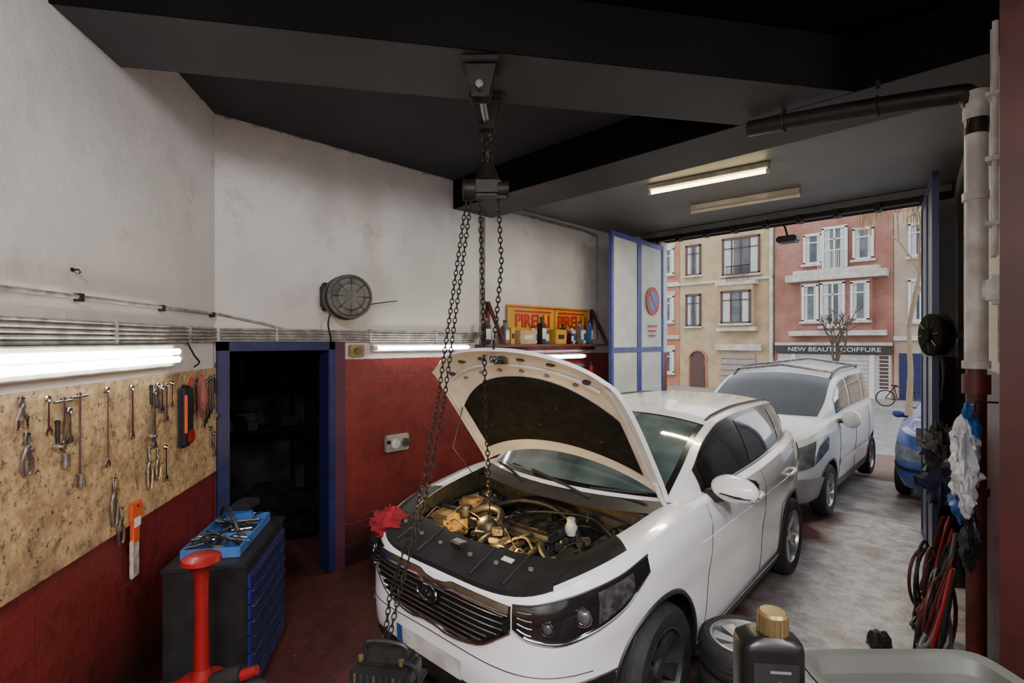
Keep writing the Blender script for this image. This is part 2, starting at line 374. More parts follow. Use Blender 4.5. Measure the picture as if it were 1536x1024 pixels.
def area(name,loc,rot,sx,sy,e,col):
    l=bpy.data.lights.new(name,'AREA'); l.shape='RECTANGLE'; l.size=sx; l.size_y=sy; l.energy=e; l.color=col
    o=bpy.data.objects.new(name,l); bpy.context.scene.collection.objects.link(o); o.location=loc; o.rotation_euler=rot; return o
for (x,y) in ((.6,-.9),(1.6,1.3)):  # unseen tube fixtures behind the camera, added to carry the fill light
    tubelight('added_fill_lamp',(x,y,3.89),(1,.3,0),1.5,TUBEW,n=2,off=(0,0,1))
area('fill_light_ceiling',(.6,-.9,3.80),(0,radians(16),.3),1.5,.3,300,(1,.965,.955))  # area light added under the unseen fixture as general fill
area('fill_light_ceiling_b',(1.6,1.3,3.80),(0,radians(32),0),1.5,.3,150,(1,.965,.955))  # second added fill, tilted into the room
area('lamp_light_warm',(-2.29,5.05,3.70),(0,0,.12),1.15,.1,62,(1,.86,.62))
# ------------------------------------------------------------------ wall things
r=MB()
r.box((-4.56,2.16,2.56),(.06,.12,.26),BLK,bevel=.01); r.box((-4.44,2.10,2.56),(.26,.05,.2),DRK,bevel=.01)
ax=Vector((.90,-.22,.0)).normalized(); c0=Vector((-4.42,2.26,2.55))
RP=pm('reel_plastic',(.15,.145,.13),.5,0,(.08,.075,.07),8)
r.lathe([(0,-.02),(.19,-.02),(.20,.0),(.20,.05),(.18,.06),(.18,.12),(.20,.13),(.20,.16)],c0,ax,BLK,32)
r.lathe([(.20,.16),(.195,.175),(.17,.19),(.13,.18),(.11,.20),(.05,.205),(0,.2)],c0,ax,RP,32)
r.lathe([(.2,-.03),(.205,-.03),(.205,.09),(.2,.09)],c0,ax,BLK,32)
for k in range(8):
    a=k*pi/4; u=ax.orthogonal().normalized(); wv=ax.cross(u); dd=u*cos(a)+wv*sin(a)
    r.tube([c0+ax*.202+dd*.05,c0+ax*.195+dd*.16],.004,BLK,6)
r.torus(c0+ax*.19,ax,.17,.006,BLK,28,6)
r.tube([(-4.38,2.09,2.40),(-4.40,2.08,2.30),(-4.44,2.12,2.2),(-4.5,2.15,2.15)],.009,BLK,8,6)
r.tube([(-4.5,2.4,2.47),(-4.5,2.6,2.52),(-4.5,2.85,2.56)],.006,IRON,6)
r.build('hose_reel')
so=MB(); so.box((-4.575,2.9,1.11),(.05,.27,.17),pm('socket_plate',(.35,.32,.27),.5),bevel=.01)
so.cyl((-4.56,2.86,1.11),(-4.53,2.86,1.11),.05,WPL); so.cyl((-4.56,2.98,1.11),(-4.52,2.98,1.11),.045,STEEL); so.cyl((-4.56,2.79,1.13),(-4.54,2.79,1.13),.02,BLK)
so.build('power_socket')
so=MB(); so.box((-4.58,2.45,2.06),(.04,.16,.12),pm('old_brass',(.32,.24,.12),.5,.3),bevel=.01); so.cyl((-4.57,2.45,2.06),(-4.53,2.45,2.06),.035,BRASS); so.build('junction_box')
hk=MB(); q=LW(1.72,0,2.49); hk.cyl(q,q+LN*.03,.005,IRON); hk.tube([q+LN*.03,q+LN*.038+Vector((0,0,-.012)),q+LN*.03+Vector((0,0,-.018))],.004,IRON); hk.cyl(q,q+LN*.008,.010,IRON); hk.build('wall_hook')
# shelf + sign + clutter
sh=MB(); sh.bx(-4.6,-4.28,3.98,6.33,2.085,2.115,pm('shelf_red_brown',(.16,.05,.04),.5))
for y in (4.17,6.26):
    sh.tube([(-4.29,y,2.11),(-4.58,y,2.62)],.026,DRED,6); sh.box((-4.585,y,2.38),(.03,.05,.5),DRED)
sh.bx(-4.6,-4.57,3.98,6.33,2.03,2.085,DRED); sh.build('bracket_shelf')
e=empty('tyre_advertising_sign'); sg=MB()
sg.bx(-4.575,-4.555,4.48,6.16,2.12,2.62,YEL,.004)
sg.bx(-4.556,-4.552,4.50,6.14,2.58,2.60,REDS); sg.bx(-4.556,-4.552,4.50,6.14,2.14,2.165,REDS)
sg.bx(-4.556,-4.550,4.60,5.30,2.525,2.55,REDS); sg.bx(-4.556,-4.550,5.45,6.05,2.525,2.55,REDS); sg.bx(-4.556,-4.552,5.37,5.385,2.14,2.6,REDS)
sg.build('panel',e)
text('PIRELLI',.23,(-4.55,4.94,2.41),(pi/2,0,pi/2),REDS,e,'lettering',.95,.004,.008); text('PIRELLI',.23,(-4.55,5.76,2.41),(pi/2,0,pi/2),REDS,e,'lettering',.92,.004,.008)
bx=[(4.02,.12,.30,BLK),(4.28,.10,.28,GREYP),(4.40,.08,.20,YEL),(4.62,.32,.17,CARD),(4.83,.10,.22,WPL),(4.94,.12,.34,BLK),(5.06,.10,.22,BLUPL),(5.25,.24,.19,YEL),(5.42,.10,.27,BLK),(5.52,.08,.18,DRED),(5.62,.10,.24,WPL),(5.74,.10,.31,GREYP),(5.86,.10,.25,WPL),(5.97,.08,.32,LBLUE),(6.07,.09,.22,CARD)]
for i,(y,wd,hh,mm) in enumerate(bx):
    m=MB(); x=-4.43+(.03 if i%2 else -.02)
    if mm in (CARD,YEL):
        m.box((x,y,2.116+hh/2),(.14,wd*.9,hh),mm,bevel=.006); m.box((x+.005,y,2.116+hh*.5),(.135,wd*.5,hh*.3),BLK if mm==YEL else WPL); nm='parts_box'
    else:
        m.box((x,y,2.116+hh*.4),(.09,wd*.82,hh*.8),mm,bevel=.015); m.cyl((x,y,2.116+hh*.78),(x,y,2.116+hh),.022,mm,r1=.018); m.cyl((x,y,2.116+hh*.93),(x,y,2.116+hh*1.03),.024,REDS if i%3==0 else BLK)
        m.box((x+.046,y,2.116+hh*.4),(.003,wd*.6,hh*.4),WPL if mm!=WPL else BLUPL); nm='fluid_bottle'
    m.build(nm)
mm=MB(); mm.box((-4.585,4.85,1.86),(.03,.16,.09),BLUPL,bevel=.01); mm.box((-4.585,4.85,1.80),(.02,.1,.05),WPL); mm.build('notice_card')
mm=MB(); mm.box((-4.57,5.95,1.70),(.06,.22,.26),GREYP,bevel=.02); mm.box((-4.535,5.95,1.70),(.02,.15,.16),DRK,bevel=.01); mm.build('switch_box')
mm=MB(); mm.cyl((-4.5,6.15,1.52),(-4.5,6.15,1.8),.05,REDP); mm.cyl((-4.5,6.15,1.8),(-4.5,6.15,1.86),.02,BLK); mm.box((-4.57,6.15,1.65),(.09,.03,.04),IRON); mm.build('fire_extinguisher')
# ------------------------------------------------------------------ hand tools
def P(t,z,n=.034): return LW(t,n,z)
def hookin(m,t,z): m.cyl(P(t,z,.0225),P(t,z,.045),.004,IRON,seg=8)
def wrench(t,zt,zb,mat=CHR,wd=.018):
    m=MB(); hookin(m,t,zt-.012); L=zt-zb
    m.torus(P(t,zt-.02),LN,.013,.005,mat,16,6)
    m.prism([(-wd*.3,.034),(wd*.3,.034),(wd*.42,L-.03),(-wd*.42,L-.03)],P(t,zt,.031),LD,(0,0,-1),LN,.006,mat)
    m.prism([(-.008,L-.045),(.008,L-.045),(.022,L-.02),(.017,L),(.008,L-.004),(.009,L-.02),(-.009,L-.02),(-.008,L-.004),(-.017,L),(-.022,L-.02)],P(t,zt,.030),LD,(0,0,-1),LN,.009,mat)
    return m.build('wrench')
def breaker(t,zt,zb):
    m=MB(); hookin(m,t,zt-.01)
    m.cyl(P(t-.06,zt-.02),P(t+.06,zt-.02),.006,STEEL); m.cyl(P(t,zt),P(t,zb+.05),.006,CHR)
    m.cyl(P(t,zb+.06,.042),P(t,zb,.042),.013,STEEL,r1=.017); m.build('t_bar_wrench')
def ratchet(t,zt,zb):
    m=MB(); hookin(m,t,zt-.01); m.cyl(P(t,zt),P(t,zt-.12),.009,DRK,r1=.008); m.cyl(P(t,zt-.1),P(t,zb+.03),.005,CHR)
    m.cyl(P(t,zb+.02,.025),P(t,zb+.02,.05),.018,CHR); m.cyl(P(t,zb+.02,.05),P(t,zb+.02,.065),.010,STEEL); m.build('socket_wrench')
def pliers(t,zt,zb,col=REDP):
    m=MB(); hookin(m,t,zt-.01); z=zt-(zt-zb)*.35
    for s_ in (-1,1):
        m.tube([P(t+.004*s_,zt),P(t+.011*s_,zt-.03),P(t,z),P(t-.024*s_,z-.05),P(t-.016*s_,zb)],[.003,.006,.007,.006,.005],STEEL,8)
        m.tube([P(t-.024*s_,z-.05),P(t-.026*s_,z-.09),P(t-.016*s_,zb)],.008,col,8)
    m.cyl(P(t,z,.028),P(t,z,.046),.008,STEEL); m.build('pliers')
pliers(2.08,1.93,1.80,CHR); pliers(2.05,1.78,1.60,STEEL); wrench(1.93,1.92,1.74); breaker(1.83,1.90,1.58)
wrench(1.79,1.85,1.68,STEEL); breaker(1.72,1.91,1.46); ratchet(1.87,1.80,1.66)
wrench(1.50,1.92,1.50,CHR,.014)
wrench(1.27,1.91,1.60,CHR,.026); ratchet(1.06,1.89,1.56); wrench(1.02,1.86,1.5,STEEL); wrench(.93,1.88,1.70,CHR); wrench(.87,1.89,1.64,STEEL)
wrench(.80,1.90,1.72,CHR,.016); wrench(.98,1.90,1.74,STEEL,.02)
pliers(1.08,1.52,1.27,STEEL); wrench(.88,1.50,1.26,CHR,.02); pliers(.98,1.49,1.30,STEEL)
pliers(1.44,1.44,1.18,STEEL); pliers(1.38,1.26,1.06,STEEL)
for i,t in enumerate((.12,.165,.21,.255,.30)): wrench(t,1.90-.01*i,1.62-.03*i,STEEL if i%2 else CHR)
ratchet(.075,1.86,1.55); wrench(.10,1.45,1.25,STEEL); wrench(.16,1.50,1.33,CHR)
m=MB(); m.box(P(.63,1.64,.047),(.17,.045,.42),BLK,LROT,.02); m.box(P(.69,1.66,.072),(.014,.02,.26),ORG,LROT,.005); m.box(P(.60,1.50,.070),(.08,.02,.08),REDP,LROT,.008); m.box(P(.60,1.70,.070),(.06,.02,.12),DRK,LROT,.008); m.tube([P(.60,1.84,.06),P(.57,1.90,.06)],.012,REDP); m.cyl(P(.63,1.85,.023),P(.63,1.85,.05),.005,IRON); m.build('tool_pouch')
m=MB(); m.ell(P(.42,1.76,.068),(.05,.03,.15),pm('pink_cloth',(.28,.085,.08),.8),14,nz=.5); m.cyl(P(.42,1.87,.023),P(.42,1.87,.06),.005,IRON); m.tube([P(.37,1.9,.05),P(.38,1.6,.05)],.01,REDP); m.build('rag_bundle')
m=MB(); m.box(P(1.235,1.19,.036),(.12,.02,.11),ORG,LROT,.01); m.box(P(1.245,1.08,.036),(.075,.022,.14),ORG,LROT,.01)
m.box(P(1.25,.93,.036),(.085,.018,.22),pm('worn_white',(.62,.58,.53),.5,0,(.35,.28,.24),18),LROT+.05,.008); m.box(P(1.24,1.13,.048),(.06,.004,.05),WPL,LROT); m.cyl(P(1.235,1.22,.0235),P(1.235,1.22,.05),.006,IRON); m.build('spatula_scraper')
# ------------------------------------------------------------------ tool chest
def chest():
    m=MB(); t0,t1,n0,n1=.53,1.35,.22,.65
    c=LW((t0+t1)/2,(n0+n1)/2,.47); m.box(c,(t1-t0,n1-n0,.80),BLK,LROT,.01)
    m.box(LW((t0+t1)/2,(n0+n1)/2,.875),(t1-t0+.02,n1-n0+.02,.03),BLK,LROT,.01)
    zs=[.10,.24,.36,.46,.55,.64,.73,.82]
    for a,b_ in zip(zs[:-1],zs[1:]):
        m.box(LW((t0+t1)/2,n1+.008,(a+b_)/2),(t1-t0-.06,.018,b_-a-.012),BLUC,LROT,.004)
        m.box(LW((t0+t1)/2,n1+.024,b_-.022),(t1-t0-.12,.016,.012),STEEL,LROT,.003)
    for t in (t0+.07,t1-.07):
        for n in (n0+.07,n1-.07):
            q=LW(t,n,.035); m.cyl(q-LD*.018,q+LD*.018,.035,BLK); m.box(LW(t,n,.065),(.05,.05,.03),STEEL,LROT)
    m.build('tool_chest')
    k=MB(); t0,t1,n0,n1=.62,1.24,.27,.58; z=.891
    k.box(LW((t0+t1)/2,(n0+n1)/2,z+.008),(t1-t0,n1-n0,.015),BLUPL,LROT)
    for (a,b_,sx,sy) in (((t0+t1)/2,n0,t1-t0,.012),((t0+t1)/2,n1,t1-t0,.012),(t0,(n0+n1)/2,.012,n1-n0),(t1,(n0+n1)/2,.012,n1-n0),((t0*.4+t1*.6),(n0+n1)/2,.012,n1-n0)):
        k.box(LW(a,b_,z+.03),(sx,sy,.06),LBLUE,LROT,.004)
    for i in range(70):
        a=random.uniform(t0+.05,t1-.05); b_=random.uniform(n0+.04,n1-.04); q=LW(a,b_,z+random.uniform(.025,.085)); an=random.uniform(0,pi); dv=Vector((cos(an),sin(an),random.uniform(-.2,.2)))*random.uniform(.02,.07)
        k.cyl(q-dv,q+dv,random.uniform(.004,.012),random.choice((STEEL,DALU,BLK,BLK,STEEL,DRK)),seg=8)
    k.box(LW(.74,.42,z+.10),(.22,.16,.05),BLUPL,LROT+.4,.012); k.box(LW(.70,.45,z+.15),(.16,.12,.05),BLK,LROT-.2,.01)
    k.tube([LW(.72,.3,z+.09),LW(.8,.35,z+.17),LW(.95,.45,z+.14),LW(1.0,.5,z+.07)],.012,BLK,8,5)
    k.build('tool_tray')
chest()
# ------------------------------------------------------------------ red jack stand
def jack():
    m=MB(); x,y=-2.84,.70
    m.lathe([(0,1.115),(.06,1.115),(.085,1.10),(.088,1.08),(.06,1.06),(.034,1.025),(.033,.99)],(x,y,0),(0,0,1),REDP,28)
    m.rings([(x,y,1.03),(x,y,.80),(x,y,.50)],[.032,.030,.036],REDP,18)
    m.lathe([(.036,.56),(.05,.52),(.11,.50),(.13,.47),(.13,.44),(.03,.43)],(x,y,0),(0,0,1),REDP,24)
    m.rings([(x,y,.45),(x,y,.12)],[.05,.05],BLK,16)
    m.box((x,y,.30),(.36,.26,.22),REDP,.785,.03)
    for a in (0,1,2,3):
        an=.785+a*pi/2; q=Vector((x+cos(an)*.30,y+sin(an)*.30,.06)); m.box(((x+q.x)/2,(y+q.y)/2,.11),(.34,.06,.05),REDP,an,.01); m.cyl(q-Vector((0,.02,0)),q+Vector((0,.02,0)),.06,BLK)
    u=Vector((.707,.707,0)); q=Vector((x,y,.47))
    m.rings([q+u*.02,q+u*.12+Vector((0,0,.03)),q+u*.20+Vector((0,0,.05))],[.045,.055,.05],BLK,14)
    m.rings([q+u*.19+Vector((0,0,.05)),q+u*.27+Vector((0,0,.08))],[.03,.022],REDP,12)
    m.rings([q-u*.1+Vector((0,0,-.02)),q-u*.22+Vector((0,0,-.05))],[.05,.04],REDP,12)
    m.tube([q+u*.18+Vector((0,0,.0)),q+u*.30+Vector((0,0,.02)),q+u*.34+Vector((0,0,-.1)),q+u*.28+Vector((0,0,-.3))],.015,BLK,8,5)
    m.build('trolley_jack')
jack()

# ------------------------------------------------------------------ cars
def hint(pts):
    xs=[p[0] for p in pts]; ys=[p[1] for p in pts]; n=len(xs)
    d=[(ys[i+1]-ys[i])/(xs[i+1]-xs[i]) for i in range(n-1)]
    t=[d[0]]+[0 if d[i-1]*d[i]<=0 else 2*d[i-1]*d[i]/(d[i-1]+d[i]) for i in range(1,n-1)]+[d[-1]]
    def f(x):
        if x<=xs[0]: return ys[0]
        if x>=xs[-1]: return ys[-1]
        i=0
        while xs[i+1]<x: i+=1
        h=xs[i+1]-xs[i]; s=(x-xs[i])/h
        return (2*s**3-3*s*s+1)*ys[i]+(s**3-2*s*s+s)*h*t[i]+(-2*s**3+3*s*s)*ys[i+1]+(s**3-s*s)*h*t[i+1]
    return f
class Shape:
    def __init__(s,**k): s.__dict__.update(k)
    def plan(s,th,v,ins=0):
        sg=-1 if th<0 else 1; th=abs(th); n=s.n; W=s.W(v)-ins; e=2/n
        if th<=pi/2: y=s.yc-(s.yc-s.F(v)-ins)*max(0,cos(th))**e
        else: y=s.yc+(s.R(v)-s.yc-ins)*abs(cos(th))**e
        return sg*W*max(0,sin(th))**e,y
    def pt(s,th,v):
        x,y=s.plan(th,v); return Vector((x,y,s.z0+v*(s.zt(y)-s.z0)))
    def raw(s,th,z):
        v=.6
        for _ in range(6):
            x,y=s.plan(th,v); v=min(1,max(0,(z-s.z0)/(s.zt(y)-s.z0)))
        x,y=s.plan(th,v); return Vector((x,y,z))
    def fp(s,th,z,off=0):
        p=s.raw(th,z)
        if off:
            a=s.raw(th+.03,z)-s.raw(th-.03,z); b=s.raw(th,z+.02)-s.raw(th,z-.02); n=a.cross(b).normalized()
            if n.dot(Vector((p.x,p.y-s.yc,0)))<0: n=-n
            p=p+n*off
        return p
    def thx(s,x,v=.6): return math.copysign(asin(min(1,(abs(x)/s.W(v))**(s.n/2))),x)
    def sx(s,y,z):
        v=min(1,max(0,(z-s.z0)/(s.zt(y)-s.z0))); L=(s.yc-s.F(v)) if y<s.yc else (s.R(v)-s.yc)
        return s.W(v)*max(0,1-(min(1,abs(y-s.yc)/L))**s.n)**(1/s.n)
    def fy(s,x,v=1):
        return s.yc-(s.yc-s.F(v))*max(0,1-(min(1,abs(x)/s.W(v)))**s.n)**(1/s.n)
    def sp(s,y,z,off=0,side=1):
        x=s.sx(y,z)
        p=Vector((x,y,z))
        if off:
            dy=(s.sx(y+.02,z)-s.sx(y-.02,z))/.04; dz=(s.sx(y,z+.02)-s.sx(y,z-.02))/.04
            p+=Vector((1,-dy,-dz)).normalized()*off
        return Vector((p.x*side,p.y,p.z))
    def rimp(s,t,f,side=1,dz=0):
        x,y=s.plan(t,1); ins=s.ins(y); xi,yi=s.plan(t,1,ins*f)
        return Vector((side*xi,yi,s.zt(yi)+.015*sin(f*pi/2)+.012*sin(pi*f)+dz))
    def base(s,y):
        ins=s.ins(y); W=s.W(1)-ins; L=(s.yc-s.F(1)-ins) if y<s.yc else (s.R(1)-s.yc-ins)
        return W*max(0,1-(min(1,abs(y-s.yc)/L))**s.n)**(1/s.n), s.zt(y)+.015
    def gpar(s,y):
        wb,zb=s.base(y); h=max(zb,s.roof(y)); hs=zb+(h-zb)*.84; ws=wb-s.tum*(hs-zb); return wb,zb,h,hs,ws
    def bow(s,x,y,wb):
        f=-s.bf*(1-min(1,max(0,(y-s.gy0)/1.1)))+.10*min(1,max(0,(y-(s.gy1-.5))/.5))
        return f*(1-(x/max(wb,.1))**2)
    def gs(s,y,q,side=1,off=0):
        wb,zb,h,hs,ws=s.gpar(y); x=wb+(ws-wb)*q+.018*sin(pi*q)*(hs-zb)/.4; z=zb+(hs-zb)*q
        return Vector(((x+off)*side,y+s.bow(x,y,wb),z+off*.35))
    def gt(s,y,p,off=0):
        wb,zb,h,hs,ws=s.gpar(y); x=ws*p; z=hs+(h-hs)*(1-abs(p)**2.6)
        dh=(s.roof(y+.03)-s.roof(y-.03))/.06; n=Vector((.25*p,-dh,1)).normalized()
        return Vector((x,y+s.bow(x,y,wb),z))+n*off

def wheel(m,c,side,R=.345,w=.22,spokes=5,rimR=.235,hub=ALU,axis=None):
    ax=Vector(axis) if axis else Vector((side,0,0)); c=Vector(c); ax.normalize()
    h=w/2
    m.lathe([(rimR,-h*.9),(rimR+.03,-h),(R-.03,-h),(R-.008,-h*.8),(R,-h*.5),(R,h*.5),(R-.008,h*.8),(R-.03,h),(rimR+.03,h),(rimR,h*.9)],c,ax,RUB,40)
    for k in (-.35,0,.35): m.torus(c+ax*h*k,ax,R-.001,.004,BLK,40,4)
    m.lathe([(rimR,h*.9),(rimR-.012,h*.92),(rimR-.02,h*.7),(rimR-.03,-h*.6)],c,ax,hub,36)
    m.lathe([(rimR-.03,-h*.6),(.02,-h*.6)],c,ax,DRK,30)
    m.lathe([(.09,-h*.3),(.16,-h*.3),(.16,-h*.2),(.05,-h*.2)],c,ax,STEEL if hub is ALU else DALU,24)
    m.lathe([(.055,-h*.4),(.06,h*.55),(.045,h*.66),(0,h*.68)],c,ax,hub,20)
    u=ax.orthogonal().normalized(); v=ax.cross(u)
    for k in range(spokes):
        for o in (-.13,.13):
            a=2*pi*k/spokes+o; d=u*cos(a)+v*sin(a); a2=2*pi*k/spokes+o*.9; d2=u*cos(a2)+v*sin(a2); t=ax.cross(d).normalized()
            p0=c+d*.05+ax*h*.5; p1=c+d2*(rimR-.01)+ax*h*.72
            vs=[]
            for p_,ww in ((p0,.016),(p1,.022)):
                vs+=[p_+t*ww,p_-t*ww,p_-t*ww*.7-ax*.03,p_+t*ww*.7-ax*.03]
            m.add(vs,[(0,1,2,3),(7,6,5,4),(0,4,5,1),(1,5,6,2),(2,6,7,3),(3,7,4,0)],hub)
def body(m,S,paint,wheels,AR,open_hood,N=250,NV=26):
    ths=[i*pi/3000 for i in range(3001)]; P_=[S.plan(t,.5) for t in ths]; L=[0]
    for i in range(1,len(P_)): L.append(L[-1]+math.hypot(P_[i][0]-P_[i-1][0],P_[i][1]-P_[i-1][1]))
    T=[float(np.interp(L[-1]*i/N,L,ths)) for i in range(N+1)]
    V=[[S.pt(t,j/NV) for j in range(NV+1)] for t in T]
    ins_=[[None]*(NV+1) for _ in T]
    for i in range(N+1):
        for j in range(NV+1):
            p=V[i][j]
            for k,(yw,zw) in enumerate(wheels):
                if math.hypot(p.y-yw,p.z-zw)<AR and p.x>.4: ins_[i][j]=k
    keep=[];
    for i in range(N):
        for j in range(NV):
            q=[(i,j),(i+1,j),(i+1,j+1),(i,j+1)]
            if all(ins_[a][b] is not None for a,b in q): continue
            keep.append(q)
    moved=set()
    for q in keep:
        for a,b in q:
            k=ins_[a][b]
            if k is not None and (a,b) not in moved:
                moved.add((a,b)); yw,zw=wheels[k]; p=V[a][b]; d=Vector((p.y-yw,p.z-zw)); 
                if d.length<1e-4: d=Vector((0,1))
                d=d.normalized()*AR
                if b==0:
                    dz=p.z-zw; dy=math.copysign(sqrt(max(0,AR*AR-dz*dz)),p.y-yw); V[a][b]=S.sp(yw+dy,p.z)
                else: V[a][b]=S.sp(yw+d.x,zw+d.y)
    vs=[p for row in V for p in row]; idx=lambda a,b:a*(NV+1)+b
    fs=[tuple(idx(a,b) for a,b in q) for q in keep]
    m.add(vs,fs,paint); m.add([Vector((-p.x,p.y,p.z)) for p in vs],[f[::-1] for f in fs],paint)
    def rim(side):
        K=5; rows=[]
        for t in T: rows.append([S.rimp(t,k/K,side) for k in range(K+1)])
        fs=[(i*(K+1)+j,(i+1)*(K+1)+j,(i+1)*(K+1)+j+1,i*(K+1)+j+1) for i in range(N) for j in range(K)]
        m.add([p for r_ in rows for p in r_],fs,paint)
    rim(1); rim(-1)
    y0,y1=S.gy0,S.gy1
    for side in (1,-1): m.grid(lambda a,b:S.gs(y0+(y1-y0)*a,b,side),80,8,paint)
    m.grid(lambda a,b:S.gt(y0+(y1-y0)*a,b*2-1),80,24,paint)
    if not open_hood:
        def hd(a,b):
            y=S.F(1)+S.ins(S.F(1))*1.0+.002+(y0+.03-S.F(1)-S.ins(S.F(1)))*a; w_,z_=S.base(y); p=b*2-1
            return Vector((w_*p,y,z_+.05*(1-p*p)*min(1,a*4)))
        m.grid(hd,30,16,paint)
    yf,yr=wheels[0][0],wheels[1][0]; zw=wheels[0][1]
    Wd=S.W(.5)-.16
    m.bx(-Wd,Wd,yf+AR,yr-AR,S.z0,.5,DRK); m.bx(-Wd+.14,Wd-.14,S.F(.3)+.15,yf+AR,S.z0,.42,DRK); m.bx(-Wd+.14,Wd-.14,yr-AR,S.R(.3)-.12,S.z0,.6,DRK)
    for yw,zw in wheels:
        for side in (1,-1):
            def ww(a,b):
                an=-.25+(pi+.5)*a; x=S.sx(yw+AR*cos(an),max(S.z0,zw+AR*sin(an)))-.002
                return Vector((side*(x-(x-(Wd-.14))*b),yw+AR*cos(an),zw+AR*sin(an)))
            m.grid(ww,28,2,DRK)
            def disc(a,b):
                an=2*pi*a; return Vector((side*(Wd-.14),yw+AR*b*cos(an),max(S.z0,zw+AR*b*sin(an))))
            m.grid(disc,24,1,DRK)
def band(m,S,st,off,mat,nu=24,nv=6,mirror=True):
    ts=[q[0] for q in st]; a_=hint([(q[0],q[1]) for q in st]); b_=hint([(q[0],q[2]) for q in st])
    for sg in ((1,-1) if mirror else (1,)):
        m.grid(lambda a,b:S.fp(sg*(ts[0]+(ts[-1]-ts[0])*a),a_(ts[0]+(ts[-1]-ts[0])*a)*(1-b)+b_(ts[0]+(ts[-1]-ts[0])*a)*b,off),nu,nv,mat)
def bandx(m,S,st,off,mat,nu=24,nv=6):
    xs=[q[0] for q in st]; a_=hint([(q[0],q[1]) for q in st]); b_=hint([(q[0],q[2]) for q in st])
    for sg in (1,-1):
        m.grid(lambda a,b:S.fp(sg*S.thx(xs[0]+(xs[-1]-xs[0])*a),a_(xs[0]+(xs[-1]-xs[0])*a)*(1-b)+b_(xs[0]+(xs[-1]-xs[0])*a)*b,off),nu,nv,mat)
def sideband(m,S,y0,y1,fb,ft,off,mat,nu=30,nv=4):
    for side in (1,-1):
        m.grid(lambda a,b:S.sp(y0+(y1-y0)*a,fb(y0+(y1-y0)*a)*(1-b)+ft(y0+(y1-y0)*a)*b,off,side),nu,nv,mat)
def archring(m,S,c,R,wd,off,mat,a0=-.32,a1=pi+.32):
    for side in (1,-1):
        def f(a,b):
            an=a0+(a1-a0)*a; rr=R-.006+wd*b; y=c[0]+rr*cos(an); z=max(S.z0,c[1]+rr*sin(an)); return S.sp(y,z,off*(1 if .02<b<.98 else 0),side)
        m.grid(f,36,5,mat)

# ---- main white SUV, bonnet open
S=Shape(n=4.6,yc=1.34,z0=.22,tum=.40,bf=.20,gy0=.42,gy1=3.46,
 W=hint([(0,.85),(.12,.885),(.3,.90),(.5,.905),(.68,.925),(.85,.927),(.95,.905),(1,.885)]),
 F=hint([(0,-.74),(.12,-.82),(.3,-.875),(.5,-.885),(.65,-.875),(.8,-.87),(.93,-.855),(1,-.83)]),
 R=hint([(0,3.42),(.15,3.52),(.4,3.56),(.7,3.53),(1,3.47)]),
 zt=hint([(-.9,.86),(-.8,.90),(-.6,.985),(-.4,1.03),(0,1.09),(.4,1.13),(1.0,1.13),(1.7,1.14),(3.0,1.22),(3.5,1.20)]),
 ins=hint([(-.9,.11),(-.5,.15),(.1,.15),(.45,.11),(.8,.07),(3.5,.07)]),
 roof=hint([(.42,1.14),(.8,1.37),(1.15,1.53),(1.45,1.605),(2.0,1.64),(2.7,1.62),(3.1,1.575),(3.3,1.50),(3.46,1.22)]))
car=empty('white_suv_car',(-2.316,2.518,0),radians(3.04)); car.scale=(1.04,1,1)
m=MB(); WH=[(0,.355),(2.64,.355)]
body(m,S,WHITE,WH,.405,True)
for c_ in WH: archring(m,S,c_,.405,.03,.010,BLK)
sideband(m,S,.40,2.24,lambda y:.225,lambda y:.32,.012,BLK)
sideband(m,S,.42,2.2,lambda y:.318,lambda y:.335,.014,CHR,30,1)
for y_,zt_,zb_ in ((.55,1.12,.34),(1.66,1.13,.34)):
    for side in (1,-1): m.tube([S.sp(y_+.05*sin(k/12*2),zb_+(zt_-zb_)*k/12,0,side) for k in range(13)],.003,BLK,5)
for side in (1,-1):
    m.tube([S.sp(y,z,0,side) for y,z in ((2.72,1.17),(2.68,1.05),(2.60,.90),(2.42,.80),(2.28,.72),(2.2,.55),(2.17,.34))],.003,BLK,5,)
    for yh in (1.42,2.42):
        m.tube([S.sp(yh-.11,.985,.0,side),S.sp(yh-.08,.99,.035,side),S.sp(yh+.08,1.0,.035,side),S.sp(yh+.11,1.0,.0,side)],.014,WHITE,8,4)
    m.tube([S.sp(y,.93+.03*(y-.4)/2.5,.001,side) for y in np.linspace(.45,3.2,20)],.004,WHITE,5)
for side in (1,-1):
    m.grid(lambda a,b:S.gs(.72+2.33*a,.03+.95*b,side,.003),60,6,BLKG)
    for y0,y1,g in ((.80,1.60,BLKG),(1.70,2.48,GLASSL),(2.56,2.98,GLASSL)):
        m.grid(lambda a,b:S.gs(y0+(y1-y0)*a,.09+.80*b,side,.006),20,6,g)
    m.tube([S.gs(.72+2.33*k/30,.02,side,.006) for k in range(31)],.006,CHR,6)
m.grid(lambda a,b:S.gt(.45+.82*a,(b*2-1)*.93,.004),24,20,BLKG)
m.grid(lambda a,b:S.gt(.48+.76*a,(b*2-1)*.88,.007),24,20,pm('windscreen_glass',(.13,.18,.18),.05,0,(.05,.075,.075),3,coat=1))
m.grid(lambda a,b:S.gt(3.18+.2*a,(b*2-1)*.85,.004),8,16,GLASS)
for side in (1,-1):
    m.tube([S.gt(1.35+1.65*k/16,side*.90,.0 if k in(0,16) else .012) for k in range(17)],.009,BLK,8)
